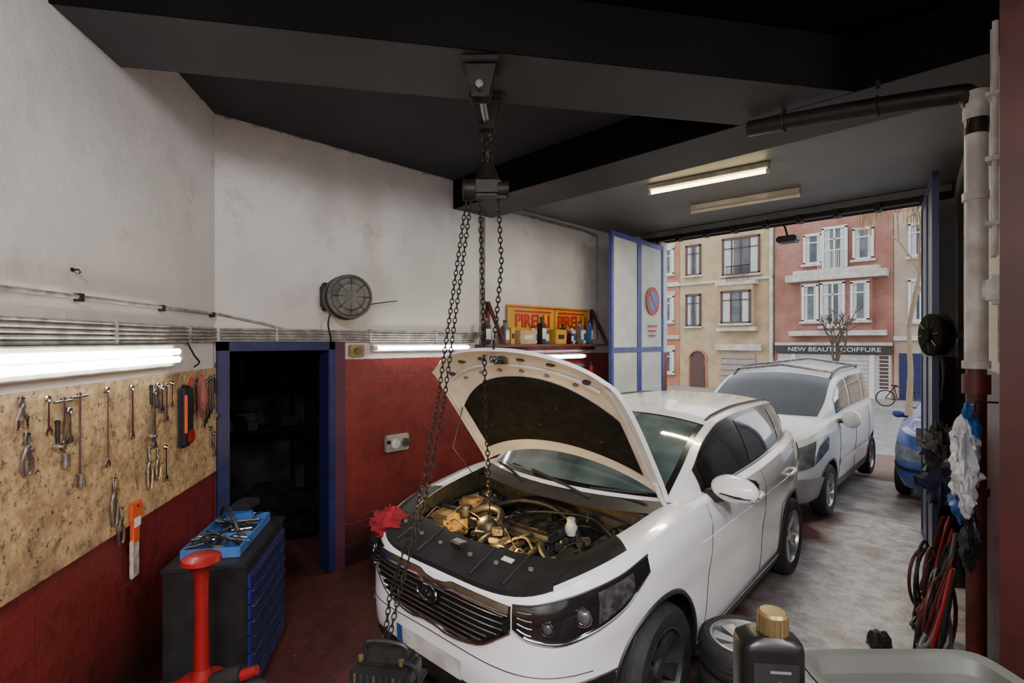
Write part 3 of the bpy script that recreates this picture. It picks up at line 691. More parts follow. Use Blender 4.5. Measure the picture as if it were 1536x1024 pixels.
# cowl and wipers
def cowl(a,b):
    x=(a*2-1)*.76; yb=.42-.20*(1-(x/.77)**2); return Vector((x,yb-.13*(1-b),S.zt(.4)+.015-.045*(1-b)))
m.grid(cowl,24,4,BLK)
m.tube([(.30,.20,1.13),(.0,.26,1.17),(-.25,.30,1.20)],.010,BLK,6,4); m.tube([(.05,.24,1.165),(-.50,.38,1.19)],.008,BLK,6)
m.tube([(-.25,.20,1.13),(-.45,.30,1.16),(-.62,.36,1.18)],.010,BLK,6,4); m.tube([(.62,.36,1.19),(.25,.28,1.165)],.008,BLK,6)
# grille: wide, pinched at the centre top and bottom like the photographed car
GX=[(0,.655,.862),(.07,.650,.868),(.14,.640,.885),(.34,.668,.884),(.52,.775,.877)]
bandx(m,S,GX,.006,BLKG,34,6)
gb=hint([(q[0],q[1]) for q in GX]); gtp=hint([(q[0],q[2]) for q in GX])
for k in range(7):
    z=.668+.027*k
    if z>.835: break
    xs=np.linspace(-.49,.49,36); pts=[S.fp(S.thx(x),z,.012) for x in xs if gb(abs(x))+.008<z<gtp(abs(x))-.04]
    if len(pts)>2: m.tube(pts,.009,BLKG,6); m.tube([p+Vector((0,-.008,.005)) for p in pts],.0020,DCHR,5)
xs=np.linspace(-.52,.52,48)
m.tube([S.fp(S.thx(x),gb(abs(x)),.010) for x in xs],.010,CHR,8)
m.grid(lambda a,b:S.fp(S.thx((a*2-1)*.51),gtp(abs((a*2-1)*.51))-.036+.034*b,.013),40,3,DCHR); m.tube([S.fp(S.thx(x),gtp(abs(x))-.038,.014) for x in np.linspace(-.51,.51,40)],.007,CHR,8)
bc=S.fp(0,.800,.030); m.ell(bc,(.080,.014,.043),BLKG,22); m.torus(bc+Vector((0,-.008,0)),(0,1,0),.078,.006,CHR,30,6,(1,.54),(1,0,0))
# headlights
hst=[(.525,.785,.885),(.60,.745,.893),(.70,.730,.922),(.78,.755,.952),(.845,.820,.985)]
def hparam(f): return S.thx(.525)+(1.14-S.thx(.525))*f
hts=[S.thx(q[0]) for q in hst]+[1.14]; hbv=[q[1] for q in hst]+[.955]; htv=[q[2] for q in hst]+[1.03]
hb=hint(list(zip(hts,hbv))); ht=hint(list(zip(hts,htv)))
for sg_ in (1,-1):
    m.grid(lambda a,b:S.fp(sg_*hparam(a),hb(hparam(a))*(1-b)+ht(hparam(a))*b,.005),36,8,BLKG)
    ed=[S.fp(sg_*hparam(k/30),hb(hparam(k/30)),.006) for k in range(31)]; m.tube(ed,.004,DCHR,6)
    ed=[S.fp(sg_*hparam(k/30),ht(hparam(k/30)),.006) for k in range(31)]; m.tube(ed,.005,BLK,6)
    for x_,z_,r_ in ((.665,.812,.030),(.765,.852,.042)):
        q=S.fp(sg_*S.thx(x_),z_,.0); m.ell(q,(r_,r_*.7,r_),pm('lamp_lens',(.16,.18,.20),.04,.3,(.08,.09,.10),4,coat=1),18); m.torus(q+Vector((sg_*.010,-.014,0)),(sg_*.5,-1,0),r_,.004,CHR if r_>.04 else DCHR,24,6)
    for zf in (.2,.4,.6,.8): m.tube([S.fp(sg_*S.thx(x),hb(S.thx(x))*(1-zf)+ht(S.thx(x))*zf,.007) for x in np.linspace(.55,.61,5)],.0025,STEEL,5)
    def rf(a,b):
        t=.82+.22*a; return S.fp(sg_*t,(hb(t)+.030)*(1-b)+(ht(t)-.02)*b,.008)
    m.grid(rf,8,3,pm('reflector',(.26,.265,.28),.15,.7,(.10,.10,.11),30))
    m.tube([S.fp(sg_*t,hb(t)+.012,.010) for t in np.linspace(S.thx(.58),1.05,24)],.004,CHR,6)
    m.grid(lambda a,b:S.rimp(S.thx(.86)*a,.15+.84*b,sg_,.004),40,4,BLK)
# bumper
bandx(m,S,[(0,.30,.45),(.4,.31,.45),(.6,.34,.42)],.006,BLK,24,4)
band(m,S,[(0,.225,.285),(S.thx(.6),.225,.285),(S.thx(.8),.225,.28),(1.1,.225,.30)],.008,BLK,24,3)
bandx(m,S,[(.64,.46,.50),(.74,.44,.53),(.84,.47,.54)],.006,BLK,12,4)
for sg_ in (1,-1): m.tube([S.fp(sg_*S.thx(x),.535,.008) for x in np.linspace(.62,.85,10)],.006,DCHR,6)
m.tube([S.fp(S.thx(x),.60-.03*(x/.8)**2,.001) for x in np.linspace(-.8,.8,40)],.003,BLK,5)
z0=.45
m.grid(lambda a,b:S.fp(S.thx((a*2-1)*.26),z0+.10*b,.014),14,2,WPL); m.grid(lambda a,b:S.fp(S.thx(-.26+.05*a),z0+.10*b,.017),4,2,BLUPL)
sideband(m,S,3.05,3.40,lambda y:.98+.2*(y-3.05),lambda y:1.13,.008,REDP,10,3)
# mirrors
for side in (1,-1):
    M=Matrix.Rotation(radians(-12*side),3,'Z')
    m.ell((side*1.02,.70,1.22),(.15,.085,.088),WHITE,22,M=M)
    m.box((side*1.03,.77,1.22),(.24,.03,.13),BLKG,rz=radians(-12*side),bevel=.02)
    m.tube([(side*.84,.76,1.13),(side*.93,.73,1.15),(side*1.0,.71,1.18)],[.05,.035,.03],BLK,10)
    m.tube([(side*.96,.615,1.20),(side*1.05,.61,1.195),(side*1.13,.64,1.19)],.009,CHR,6)
m.build('body_shell',car)
m=MB()
for side in (1,-1):
    for c_ in WH: wheel(m,(side*.80,c_[0],c_[1]-.008),side,.347,.215,hub=DALU if (side==1 and c_[0]==0) else ALU)
m.build('road_wheels',car)
text('KIA',.060,(bc.x,bc.y-.016,bc.z),(pi/2,0,0),CHR,car,'badge_letters',1.1,.003)
# ---- bonnet
hinge=(.40,1.17); A=radians(60); LIFT=.02
def hood(s_,r_,dz):
    yf=-.80+.22*abs(s_)**2.6; yr=.38-.20*(1-s_*s_)
    y=yr+(yf-yr)*r_; hw=.755-.01*r_**2-.06*r_**8
    x=s_*hw; z=S.zt(y)+.02+.05*(1-s_*s_)*(1-.3*r_)-.02*max(0,(r_-.88)/.12)**2+dz
    z-=.02*abs(s_)**8
    dy=y-hinge[0]; dzz=z-hinge[1]
    return Vector((x,hinge[0]+dy*cos(A)+dzz*sin(A),hinge[1]+LIFT-dy*sin(A)+dzz*cos(A)))
m=MB()
m.grid(lambda a,b:hood(a*2-1,b,0),30,30,WHITE)
UND=pm('bonnet_underside',(.60,.61,.62),.4,0,(.50,.50,.51),6,coat=.3)
m.grid(lambda a,b:hood((a*2-1)*.985,b*.985+.005,-.03),30,30,UND)
for sg_ in (1,-1): m.grid(lambda a,b:hood(sg_*(1-.015*b),a,-.03*b),30,2,WHITE)
m.grid(lambda a,b:hood(a*2-1,1-.01*b,-.03*b),30,2,WHITE); m.grid(lambda a,b:hood(a*2-1,.005*b,-.03*b),30,2,WHITE)
INS=pm('bonnet_insulation',(.016,.015,.015),.95,0,(.009,.009,.009),14,bump=.6,bscale=30,spec=.1)
def insu(a,b):
    s_=(a*2-1); edge=max(abs(s_)**6,abs(b*2-1)**6)
    r0=.11; r1=.69+.04*sin(2.2*s_+1.2)-.10*abs(s_)**3
    return hood(s_*.85,r0+(r1-r0)*b,-.034-.022*(1-edge))
m.grid(insu,34,26,INS)
for sg_ in (1,-1):
    m.tube([hood(sg_*.92,.05+.85*k/12,-.035) for k in range(13)],.010,UND,6)
    for k in (.22,.5): m.ell(hood(sg_*k,.90,-.03),(.035,.02,.014),BLK,10)
    for k in (.12,.36,.6): m.ell(hood(sg_*k,.79-.05*k,-.032),(.02,.015,.012),GREYP,10)
    m.ell(hood(sg_*.74,.84,-.033),(.03,.02,.015),BLK,10)
m.tube([hood(-.82+1.64*k/20,.84-.06*abs(-.82+1.64*k/20)**2,-.036) for k in range(21)],.010,UND,6)
m.box(hood(0,.90,-.045),(.13,.05,.04),STEEL,bevel=.01,M=Matrix.Rotation(-A,3,'X')); m.torus(hood(0,.92,-.07),(1,0,0),.022,.006,STEEL,14,6)
for k in range(5): m.ell(hood(-.6+.3*k,.30+.2*(k%2),-.056),(.010,.010,.010),BLK,8)
for sg_ in (1,-1): m.tube([(sg_*.755,.34,1.12),hood(sg_*.95,.03,-.03)+Vector((0,0,-.02)),hood(sg_*.95,.12,-.035)],.014,UND,8)
m.build('bonnet',car)
# ---- engine bay
m=MB()
m.bx(-.70,.70,-.58,.30,.40,.44,DRK)
tmax=acos(((S.yc-.33)/(S.yc-S.F(1)-.14))**(S.n/2))
def baywall(a,b,sg):
    t=tmax*a; x,y=S.plan(t,1); ins=S.ins(y); xi,yi=S.plan(t,1,ins-.005); return Vector((sg*xi,yi,(S.zt(yi)+.012)*(1-b)+.42*b))
for sg_ in (1,-1): m.grid(lambda a,b:baywall(a,b,sg_),50,3,DRK)
m.bx(-.74,.74,.24,.28,.42,1.09,DRK)
def slam(a,b):
    x=(a*2-1)*.66; yf=S.fy(x)+.012; yb=-.60+.10*(x/.66)**2; y=yf+(yb-yf)*b; return Vector((x,y,S.zt(y)+.034-.006*b))
m.grid(slam,34,8,BLK); m.grid(lambda a,b:slam(a,1)+Vector((0,0,-.10*b)),34,1,BLK); m.grid(lambda a,b:slam(a,0)+Vector((0,0,-.035*b)),34,1,BLK)
for x in (-.5,-.3,-.12,.12,.3,.5): q=slam((x/.66+1)/2,.55); m.cyl(q,q+Vector((0,0,.012)),.013,GREYP,seg=10)
for a_ in (.18,.34,.66,.82): m.tube([slam(a_,.1)+Vector((0,0,.004)),slam(a_,.95)+Vector((0,0,.004))],.008,BLK,6)
q=slam(.76,.7); m.box(q+Vector((0,0,.004)),(.07,.03,.004),WPL,M=Matrix.Rotation(.35,3,'X')); q=slam(.5,.7); m.box(q+Vector((0,0,.012)),(.09,.06,.03),STEEL,bevel=.008)
# engine block/top cover
m.box((-.02,-.12,.70),(.52,.44,.36),DRK,bevel=.03)
m.box((.06,-.06,.93),(.40,.28,.06),BLK,.06,.025)
m.box((.06,-.06,.965),(.30,.18,.02),DRK,.06,.01)
for i in range(3): m.box((-.06+.12*i,-.06,.98),(.05,.20,.012),BLKG,.06,.004)
m.lathe([(.07,.80),(.075,.90),(.068,.905),(.068,.94),(.05,.97),(.02,.985),(0,.985)],(-.22,-.20,0),(0,0,1),BLK,22)
for zz in (.84,.87,.90): m.torus((-.22,-.20,zz),(0,0,1),.076,.005,DRK,22,6)
for i in range(4):
    x=-.16+.12*i; m.tube([(x,-.34,.66),(x,-.42,.78),(x+.02,-.34,.88),(x+.02,-.22,.90)],.020,GRM if i%2 else DRK,10,5)
m.cyl((-.30,-.40,.70),(.24,-.40,.70),.045,GRM); m.box((.05,-.46,.80),(.34,.05,.10),GRM,bevel=.015)
for p0,p1 in (((-.32,-.34,.72),(-.32,-.24,.72)),((.26,-.30,.70),(.34,-.30,.70))): m.cyl(p0,p1,.07,STEEL)
YP=pm('lamp_gold_plastic',(.24,.16,.065),.3,0,(.10,.065,.03),16,bump=.2)  # cream plastic with the lamp's golden glow put into its colour
m.box((-.54,-.28,.86),(.22,.28,.18),YP,.1,.04); m.box((-.53,-.30,.955),(.15,.16,.03),YP,.3,.012); m.cyl((-.46,-.18,.93),(-.46,-.18,1.0),.033,BLK); m.box((-.53,-.22,.975),(.20,.05,.02),BLK,.1,.006)
m.box((-.58,.02,.93),(.16,.18,.12),YP,-.1,.03); m.box((-.40,-.42,.86),(.14,.10,.08),YP,.5,.02); m.box((-.42,.0,.93),(.12,.14,.10),DRK,.3,.02)
m.tube([(-.60,-.42,.88),(-.54,-.50,.90),(-.42,-.52,.88),(-.32,-.44,.86)],.024,YP,12,5)
m.tube([(-.44,-.12,.95),(-.32,-.10,1.0),(-.20,-.10,1.0),(-.12,-.2,.97)],.022,BLK,10,5)
m.tube([(-.40,.08,.95),(-.20,.13,1.02),(.05,.15,1.02),(.28,.08,.95),(.40,-.08,.90)],.018,DRK,12,6)
m.tube([(.22,-.2,.92),(.32,-.32,.94),(.44,-.38,.88),(.48,-.48,.76)],.020,DRK,12,6)
m.tube([(-.1,.05,.98),(.1,.07,1.02),(.35,.14,1.02),(.55,.05,.98)],.008,DRK,8,6)
m.box((.50,-.28,.80),(.24,.28,.24),BLK,0,.015); m.box((.50,-.28,.93),(.22,.26,.02),DRK,0,.006); m.cyl((.44,-.38,.93),(.44,-.38,.96),.014,STEEL); m.cyl((.56,-.38,.93),(.56,-.38,.96),.014,REDP)
m.box((.56,.02,.90),(.18,.20,.14),BLK,.1,.02)
for sg_ in (1,-1):
    m.lathe([(.13,.70),(.12,.95),(.09,.985),(.05,.985),(.045,1.01),(0,1.01)],(sg_*.57,.16,0),(0,0,1),DRK,20)
    for k in range(3): m.cyl((sg_*.57+.08*cos(k*2.1),.16+.07*sin(k*2.1),.98),(sg_*.57+.08*cos(k*2.1),.16+.07*sin(k*2.1),1.0),.012,STEEL,seg=8)
CRM=pm('reservoir_plastic',(.50,.48,.42),.4,0,(.38,.35,.28),12)
m.rings([(.26,.05,.92),(.26,.05,.97),(.26,.05,1.0)],[.036,.040,.024],CRM,14); m.cyl((.26,.05,1.0),(.26,.05,1.025),.026,CRM)
m.cyl((.30,-.10,.9),(.30,-.10,.93),.020,CRM,r1=.016)
for i in range(56):
    x=random.uniform(-.60,.60); y=random.uniform(-.48,.2); z=random.uniform(.86,.97)
    a=random.uniform(0,6.3); l=random.uniform(.12,.3)
    m.tube([(x,y,z),(x+cos(a)*l*.4,y+sin(a)*l*.4,z+random.uniform(0,.05)),(max(-.66,min(.66,x+cos(a+.5)*l)),max(-.55,min(.24,y+sin(a+.5)*l)),z-.06)],random.choice((.004,.006,.009)),random.choice((BLK,DRK,BLK,GRM)),7,4)
for i in range(120):
    x=random.uniform(-.62,.60); y=random.uniform(-.50,.20)
    m.box((x,y,random.uniform(.82,.95)),(random.uniform(.02,.07),random.uniform(.02,.07),random.uniform(.02,.06)),random.choice((DRK,BLK,GRM,BLK,DRK)),random.uniform(0,3),.005)
m.tube([(-.70,.20,1.05),(-.72,-.05,1.35),hood(-.88,.55,-.035)],.004,BLK,6)
m.build('engine_bay',car)
m=MB(); m.cyl((-.02,-.47,.905),(.24,-.43,.915),.013,LAMPW); m.cyl((-.14,-.485,.90),(-.02,-.47,.905),.018,BLK); m.box((.11,-.465,.89),(.26,.012,.03),BLK,.15); m.tube([(-.14,-.485,.90),(-.24,-.50,.95),(-.36,-.52,1.0),(-.5,-.58,1.01)],.005,BLK,6,4)
m.build('inspection_lamp',car)
def point(name,loc,e,col,r=.05,parent=None):
    l=bpy.data.lights.new(name,'POINT'); l.energy=e; l.color=col; l.shadow_soft_size=r; o=bpy.data.objects.new(name,l); bpy.context.scene.collection.objects.link(o); o.location=loc
    if parent: o.parent=parent
    return o
point('inspection_light',(.10,-.44,.985),9,(1,.60,.17),.03,car); point('inspection_light_b',(-.30,-.24,1.03),11,(1,.62,.19),.04,car)
def cloth(name,c,r,mat,seed,seg=40,parent=None):
    m=MB(); vs=[];fs=[];h=seg//2
    for i in range(h+1):
        for j in range(seg):
            a=pi*i/h;b_=2*pi*j/seg; d=Vector((sin(a)*cos(b_),sin(a)*sin(b_),cos(a)))
            k=1+.45*noise.noise(d*2.2+Vector((seed,0,0)))+.6*(abs(noise.noise(d*5+Vector((0,seed,0))))-.2)+.2*noise.noise(d*12)
            vs.append(Vector(c)+Vector((d.x*r[0],d.y*r[1],max(d.z,-.75)*r[2]))*k)
    for i in range(h):
        for j in range(seg):
            k=(j+1)%seg; fs.append((i*seg+j,(i+1)*seg+j,(i+1)*seg+k,i*seg+k))
    m.add(vs,fs,mat); return m.build(name,parent,sharp=60)
RCL=pm('red_cloth',(.36,.008,.02),.85,0,(.2,.006,.014),14)
cloth('cleaning_rag',(-.655,-.64,.945),(.16,.12,.085),RCL,3,parent=car)

# ---- van
SV=Shape(n=5.5,yc=1.40,z0=.24,tum=.20,bf=.16,gy0=.10,gy1=3.42,
 W=hint([(0,.83),(.15,.87),(.4,.89),(.6,.905),(.85,.90),(1,.87)]),
 F=hint([(0,-.74),(.15,-.83),(.4,-.86),(.6,-.84),(.8,-.78),(1,-.66)]),
 R=hint([(0,3.42),(.2,3.50),(.6,3.50),(1,3.46)]),
 zt=hint([(-.9,.80),(-.66,.93),(-.3,1.06),(.1,1.14),(.6,1.16),(3.5,1.17)]),
 ins=hint([(-.9,.10),(-.4,.12),(.1,.10),(.5,.05),(3.5,.05)]),
 roof=hint([(.10,1.15),(.5,1.42),(.85,1.63),(1.15,1.73),(1.8,1.79),(3.0,1.78),(3.3,1.70),(3.42,1.25)]))
van=empty('white_minivan',(-2.58,7.26,0),radians(1.2))
m=MB(); WV=[(0,.32),(2.73,.32)]
body(m,SV,VANW,WV,.37,False,170,20)
GB=pm('grey_bumper',(.16,.16,.16),.55); HC=pm('headlamp_clear',(.20,.22,.23),.1,.3,(.11,.12,.13),9,coat=1)
band(m,SV,[(0,.25,.55),(SV.thx(.6),.25,.55),(SV.thx(.85),.27,.54),(1.25,.30,.50)],.01,pm('silver_bumper',(.34,.35,.36),.4),26,4)
band(m,SV,[(0,.32,.48),(SV.thx(.45),.33,.46)],.016,BLK,20,3)
band(m,SV,[(SV.thx(.45),.64,.78),(SV.thx(.62),.64,.86),(SV.thx(.8),.68,.95),(1.20,.84,1.02)],.008,HC,24,5)
band(m,SV,[(0,.62,.74),(SV.thx(.4),.63,.74)],.01,BLKG,20,3)
for c_ in WV: archring(m,SV,c_,.37,.035,.006,GB)
sideband(m,SV,.4,2.34,lambda y:.25,lambda y:.36,.01,GB,20,2); sideband(m,SV,.45,2.3,lambda y:.55,lambda y:.63,.012,VANW,20,2)
for y_ in (.42,1.36,2.35):
    for side in (1,-1): m.tube([SV.sp(y_,.35+.8*k/8,0,side) for k in range(9)],.005,BLK,5)
for side in (1,-1):
    for yh in (1.2,1.55): m.tube([SV.sp(yh-.08,.98,.03,side),SV.sp(yh+.08,.98,.03,side)],.015,VANW,8)
    m.grid(lambda a,b:SV.gs(.55+.78*a,.10+.80*b,side,.006),16,5,GLASS)
    m.grid(lambda a,b:SV.gs(1.44+.86*a,.10+.80*b,side,.006),16,5,GLASS); m.grid(lambda a,b:SV.gs(2.42+.7*a,.10+.80*b,side,.006),16,5,GLASS)
    m.tube([SV.gt(1.0+2.1*k/12,side*.9,0 if k in (0,12) else .045) for k in range(13)],.018,BLK,8)
    m.ell((side*1.02,.42,1.16),(.11,.07,.12),VANW,14); m.tube([(side*.84,.42,1.12),(side*1.0,.42,1.13)],.03,BLK,8)
    m.grid(lambda a,b:SV.gs(3.2+.18*a,.1+.7*b,side,.006),4,4,REDP)
m.grid(lambda a,b:SV.gt(.16+.83*a,(b*2-1)*.92,.006),20,16,pm('van_windscreen',(.02,.028,.035),.12,0,(.010,.014,.018),3,spec=.35))
for yy in (1.15,2.6): m.tube([SV.gt(yy,-.9,.05),SV.gt(yy,0,.07),SV.gt(yy,.9,.05)],.022,STEEL,8)
m.tube([(-.5,.16,1.20),(-.1,.30,1.31)],.01,BLK,6); m.tube([(.1,.10,1.19),(.5,.26,1.30)],.01,BLK,6)
m.box((0,-.885,.50),(.5,.015,.11),WPL); m.torus((0,-.86,.82),(0,1,0),.05,.01,CHR,16,6)
m.build('body_shell',van)
m=MB()
for side in (1,-1):
    for c_ in WV: wheel(m,(side*.79,c_[0],c_[1]-.005),side,.315,.19,7,.205)
m.build('road_wheels',van)
# ---- blue car
SB=Shape(n=5,yc=1.1,z0=.22,tum=.35,bf=.15,gy0=.25,gy1=2.9,
 W=hint([(0,.75),(.2,.79),(.5,.81),(.8,.80),(1,.76)]),F=hint([(0,-.65),(.2,-.74),(.5,-.76),(.8,-.70),(1,-.62)]),R=hint([(0,2.9),(.3,3.0),(1,2.95)]),
 zt=hint([(-.8,.80),(-.5,.92),(.25,1.02),(1,1.03),(3,1.05)]),ins=hint([(-.8,.08),(0,.12),(.5,.06),(3,.06)]),
 roof=hint([(.25,1.04),(.7,1.28),(1.1,1.45),(1.6,1.50),(2.5,1.47),(2.9,1.1)]))
bc_=empty('blue_hatchback_car',(-.50,9.05,0),radians(-2)); m=MB(); WB=[(0,.29),(2.4,.29)]
body(m,SB,CBLUE,WB,.33,False,130,16)
band(m,SB,[(SB.thx(.42),.60,.72),(SB.thx(.6),.59,.76),(.95,.64,.78)],.008,HC,14,4)
band(m,SB,[(0,.3,.42),(SB.thx(.5),.3,.42)],.01,BLK,14,3); band(m,SB,[(0,.46,.50),(SB.thx(.5),.46,.50),(1.2,.46,.50)],.012,BLK,16,2)
m.grid(lambda a,b:SB.gt(.30+.72*a,(b*2-1)*.9,.006),16,12,GLASSL)
for side in (1,-1):
    m.grid(lambda a,b:SB.gs(.62+.85*a,.1+.8*b,side,.006),12,4,GLASS); m.grid(lambda a,b:SB.gs(1.56+.9*a,.1+.8*b,side,.006),12,4,GLASS)
    m.ell((side*.88,.55,1.06),(.08,.05,.06),CBLUE,12); m.tube([(side*.72,.55,1.02),(side*.86,.55,1.03)],.02,BLK,6)
m.box((0,-.785,.40),(.5,.015,.11),WPL); m.build('body_shell',bc_)
m=MB()
for side in (1,-1):
    for c_ in WB: wheel(m,(side*.70,c_[0],c_[1]-.003),side,.287,.17,6,.18)
m.build('road_wheels',bc_)

# ------------------------------------------------------------------ chain hoist
m=MB()
n1=Vector((-2.0,1.76,3.648)); f1=Vector((-2.39,2.17,3.648)); dv=(f1-n1).normalized(); lat=Vector((dv.y,-dv.x,0))
for q in (n1+dv*.10,f1-dv*.06):
    m.box(q+Vector((0,0,-.015)),(.2,.16,.03),IRON,math.atan2(lat.y,lat.x),.004)
    for s_ in (-1,1): m.prism([(-.09,0),(.09,0),(.045,-.2),(-.045,-.2)],q+dv*.035*s_,lat,(0,0,1),dv*s_,.012,IRON)
m.cyl(n1+dv*.0+Vector((0,0,-.16)),f1+dv*.08+Vector((0,0,-.16)),.020,STEEL)
hx=f1+Vector((0,0,-.24))
m.torus(hx+Vector((0,0,.05)),lat,.04,.010,IRON,16,8,(1,1.3))
m.chain([hx+lat*.025,hx+lat*.02+Vector((0,0,-.16))],.032,IRON,.006); m.chain([hx-lat*.025,hx-lat*.02+Vector((0,0,-.16))],.032,IRON,.006)
T_=Vector((-2.385,2.165,3.22))
m.torus(T_+Vector((0,0,.10)),lat,.032,.010,IRON,16,8,(1,1.2)); m.tube([T_+Vector((0,0,.08)),T_+Vector((0,0,.0))],.02,IRON,10)
R_=Matrix.Rotation(radians(45),3,'Z')
m.rings([T_+Vector((0,0,.05)),T_,T_-Vector((0,0,.07))],[.03,.055,.085],IRON,14)
m.box(T_+Vector((0,0,-.11)),(.17,.12,.12),IRON,radians(45),.02)
m.cyl(T_+R_@Vector((-.13,0,-.12)),T_+R_@Vector((-.07,0,-.12)),.065,IRON); m.cyl(T_+R_@Vector((.07,0,-.12)),T_+R_@Vector((.135,0,-.12)),.055,IRON)
m.torus(T_+R_@Vector((-.14,0,-.12)),R_@Vector((1,0,0)),.06,.012,IRON,20,8); m.box(T_+Vector((0,0,-.17)),(.25,.06,.02),IRON,radians(45),.005)
rr=Vector((.707,.707,0))
bl=T_+Vector((0,0,-.18))
m.chain([bl-rr*.045,Vector((-2.40,2.16,1.9)),Vector((-2.42,2.22,1.05))],.032,IRON,.0045)
m.chain([bl-rr*.10,Vector((-2.40,1.84,1.81)),Vector((-2.35,1.68,1.31)),Vector((-2.25,1.44,.87)),Vector((-2.21,1.33,.60))],.030,IRON,.004)
m.chain([bl-rr*.13,Vector((-2.45,1.83,1.80)),Vector((-2.42,1.68,1.27)),Vector((-2.36,1.45,.80)),Vector((-2.23,1.33,.57))],.030,IRON,.004)
m.chain([bl+rr*.07,bl+rr*.09+Vector((0,0,-.4)),Vector((-2.27,2.12,2.16))],.032,IRON,.0048)
m.torus((-2.27,2.115,2.13),lat,.025,.008,IRON,14,6); m.torus((-2.42,2.22,1.03),lat,.03,.009,IRON,14,6)
m.build('chain_hoist')

# ------------------------------------------------------------------ right side pipe & clutter
m=MB()
m.tube(smooth([(-1.32,3.58,3.585),(-.8,3.58,3.53),(-.30,3.58,3.46),(-.21,3.58,3.43),(-.18,3.58,3.33),(-.18,3.58,3.22)],6),.05,IRON,16)
m.cyl((-.18,3.58,3.36),(-.18,3.58,2.05),.048,PIPEW,seg=20); m.cyl((-.18,3.58,3.44),(-.18,3.58,3.30),.055,PIPEW)
for z in (2.9,2.03): m.cyl((-.18,3.58,z-.02),(-.18,3.58,z+.02),.058,PIPEW)
m.cyl((-.18,3.58,2.05),(-.18,3.58,0),.042,DRED,seg=20); m.cyl((-.18,3.58,1.98),(-.18,3.58,1.88),.058,DRED); m.cyl((-.18,3.58,1.4),(-.18,3.58,1.36),.054,DRED)
for x in (-1.1,-.6): m.torus((x,3.58,3.56 if x<-.8 else 3.505),(1,0,0),.054,.006,IRON,20,6); m.box((x,3.58,3.625),(.02,.03,.05),IRON)
m.build('heating_pipe')
m=MB()
for y in (3.28,3.36): x=-.05-(y-2.92)*.1214; m.cyl((x-.005,y,2.55),(x-.005,y,3.64),.012,PIPEW,seg=10)
for z in (2.7,3.0,3.3): m.box((-.10,3.32,z),(.05,.14,.02),PIPEW,-.12)
m.build('vertical_conduit')
m=MB(); m.bx(-.075,.06,2.90,3.06,0,3.965,pm('column_red_brown',(.050,.010,.009),.5,0,(.028,.007,.006),5,spec=.3)); m.build('column')
m=MB(); m.box((-.10,3.42,2.40),(.07,.14,.14),WPL,.0,.02); m.cyl((-.13,3.42,2.40),(-.15,3.42,2.40),.05,WPL); m.box((-.08,3.42,2.2),(.03,.02,.3),PIPEG); m.build('thermostat_box')
m=MB(); cw=Vector((-.43,5.05,2.2)); ax=Vector((-1,-.65,0)).normalized()
m.lathe([(0,.0),(.14,0),(.16,.02),(.16,.03),(.09,.04),(.09,.07),(.16,.08),(.16,.10),(.14,.11),(.06,.11),(.05,.13),(0,.13)],cw,ax,VOID,28); m.torus(cw+ax*.06,ax,.13,.015,VOID,28,8); m.box(cw+Vector((.06,.0,0)),(.12,.05,.05),IRON)
for k in range(4): a=k*pi/4; u=ax.orthogonal().normalized(); wv=ax.cross(u); dd=u*cos(a)+wv*sin(a); m.tube([cw+ax*.112+dd*.13,cw+ax*.112-dd*.13],.005,DALU,6)
m.tube([(-.45,5.0,2.05),(-.43,4.98,1.9),(-.45,5.02,1.7)],.01,BLK,6,4); m.build('cable_reel')
WB_=pm('plastic_bag_film',(.58,.59,.62),.35,0,(.36,.38,.42),12); 
m=MB(); 
m.tube([(-.09,3.35,1.86),(-.17,3.34,1.86),(-.18,3.34,1.78)],.006,IRON,6)
def bag(c,r,mat,seed):
    seg=44;h=30;vs=[];fs=[]
    for i in range(h+1):
        for j in range(seg):
            a=pi*i/h;b_=2*pi*j/seg; d=Vector((sin(a)*cos(b_),sin(a)*sin(b_),cos(a)))
            k=.85+.8*noise.noise(d*1.6+Vector((seed,0,0)))+.7*abs(noise.noise(Vector((d.x*4,d.y*4,d.z*3+seed))))+.25*noise.noise(d*9)
            vs.append(Vector(c)+Vector((d.x*r[0]*k,d.y*r[1]*k,d.z*r[2]*(1+.3*noise.noise(d*2+Vector((0,seed,0)))))))
    for i in range(h):
        for j in range(seg):
            k=(j+1)%seg; fs.append((i*seg+j,(i+1)*seg+j,(i+1)*seg+k,i*seg+k))
    m.add(vs,fs,mat)
bag((-.215,3.35,1.57),(.05,.085,.20),WB_,1); bag((-.20,3.40,1.72),(.035,.05,.13),BLUPL,5); bag((-.225,3.40,1.36),(.035,.05,.12),BLUPL,11); bag((-.20,3.30,1.42),(.03,.04,.12),WB_,17); bag((-.19,3.36,1.18),(.03,.05,.15),BLK,23)
m.build('plastic_bag')
m=MB()
CR=[BLK,BLK,DRED,BLK,REDP,BLK,GREYP]
for i in range(34):
    y=3.75+random.uniform(0,1.0); x0=-.13-.12*(y-2.92); z=random.uniform(.60,1.0); pts=[]
    for k in range(7):
        f=k/6; pts.append((x0-.05-.18*sin(pi*f)*random.uniform(.5,1),y+.18*sin(f*6.28+i),max(.02,z-z*sin(pi*f)*random.uniform(.6,.98))))
    m.tube(pts,random.choice((.007,.009,.012)),random.choice(CR),7,5)
for i in range(11):
    m.torus((-.33-.02*i,3.93+.08*i+random.uniform(-.03,.03),.42+random.uniform(-.1,.15)),(1,random.uniform(-.7,.1),random.uniform(-.3,.3)),random.uniform(.12,.22),.011,random.choice(CR),26,6,(1.25,.8),(0,0,1))
for y in (3.85,4.2,4.6): m.box((-.13-.12*(y-2.92)+.03,y,.95),(.12,.03,.03),IRON)
m.build('hose_bundle')
m=MB(); 
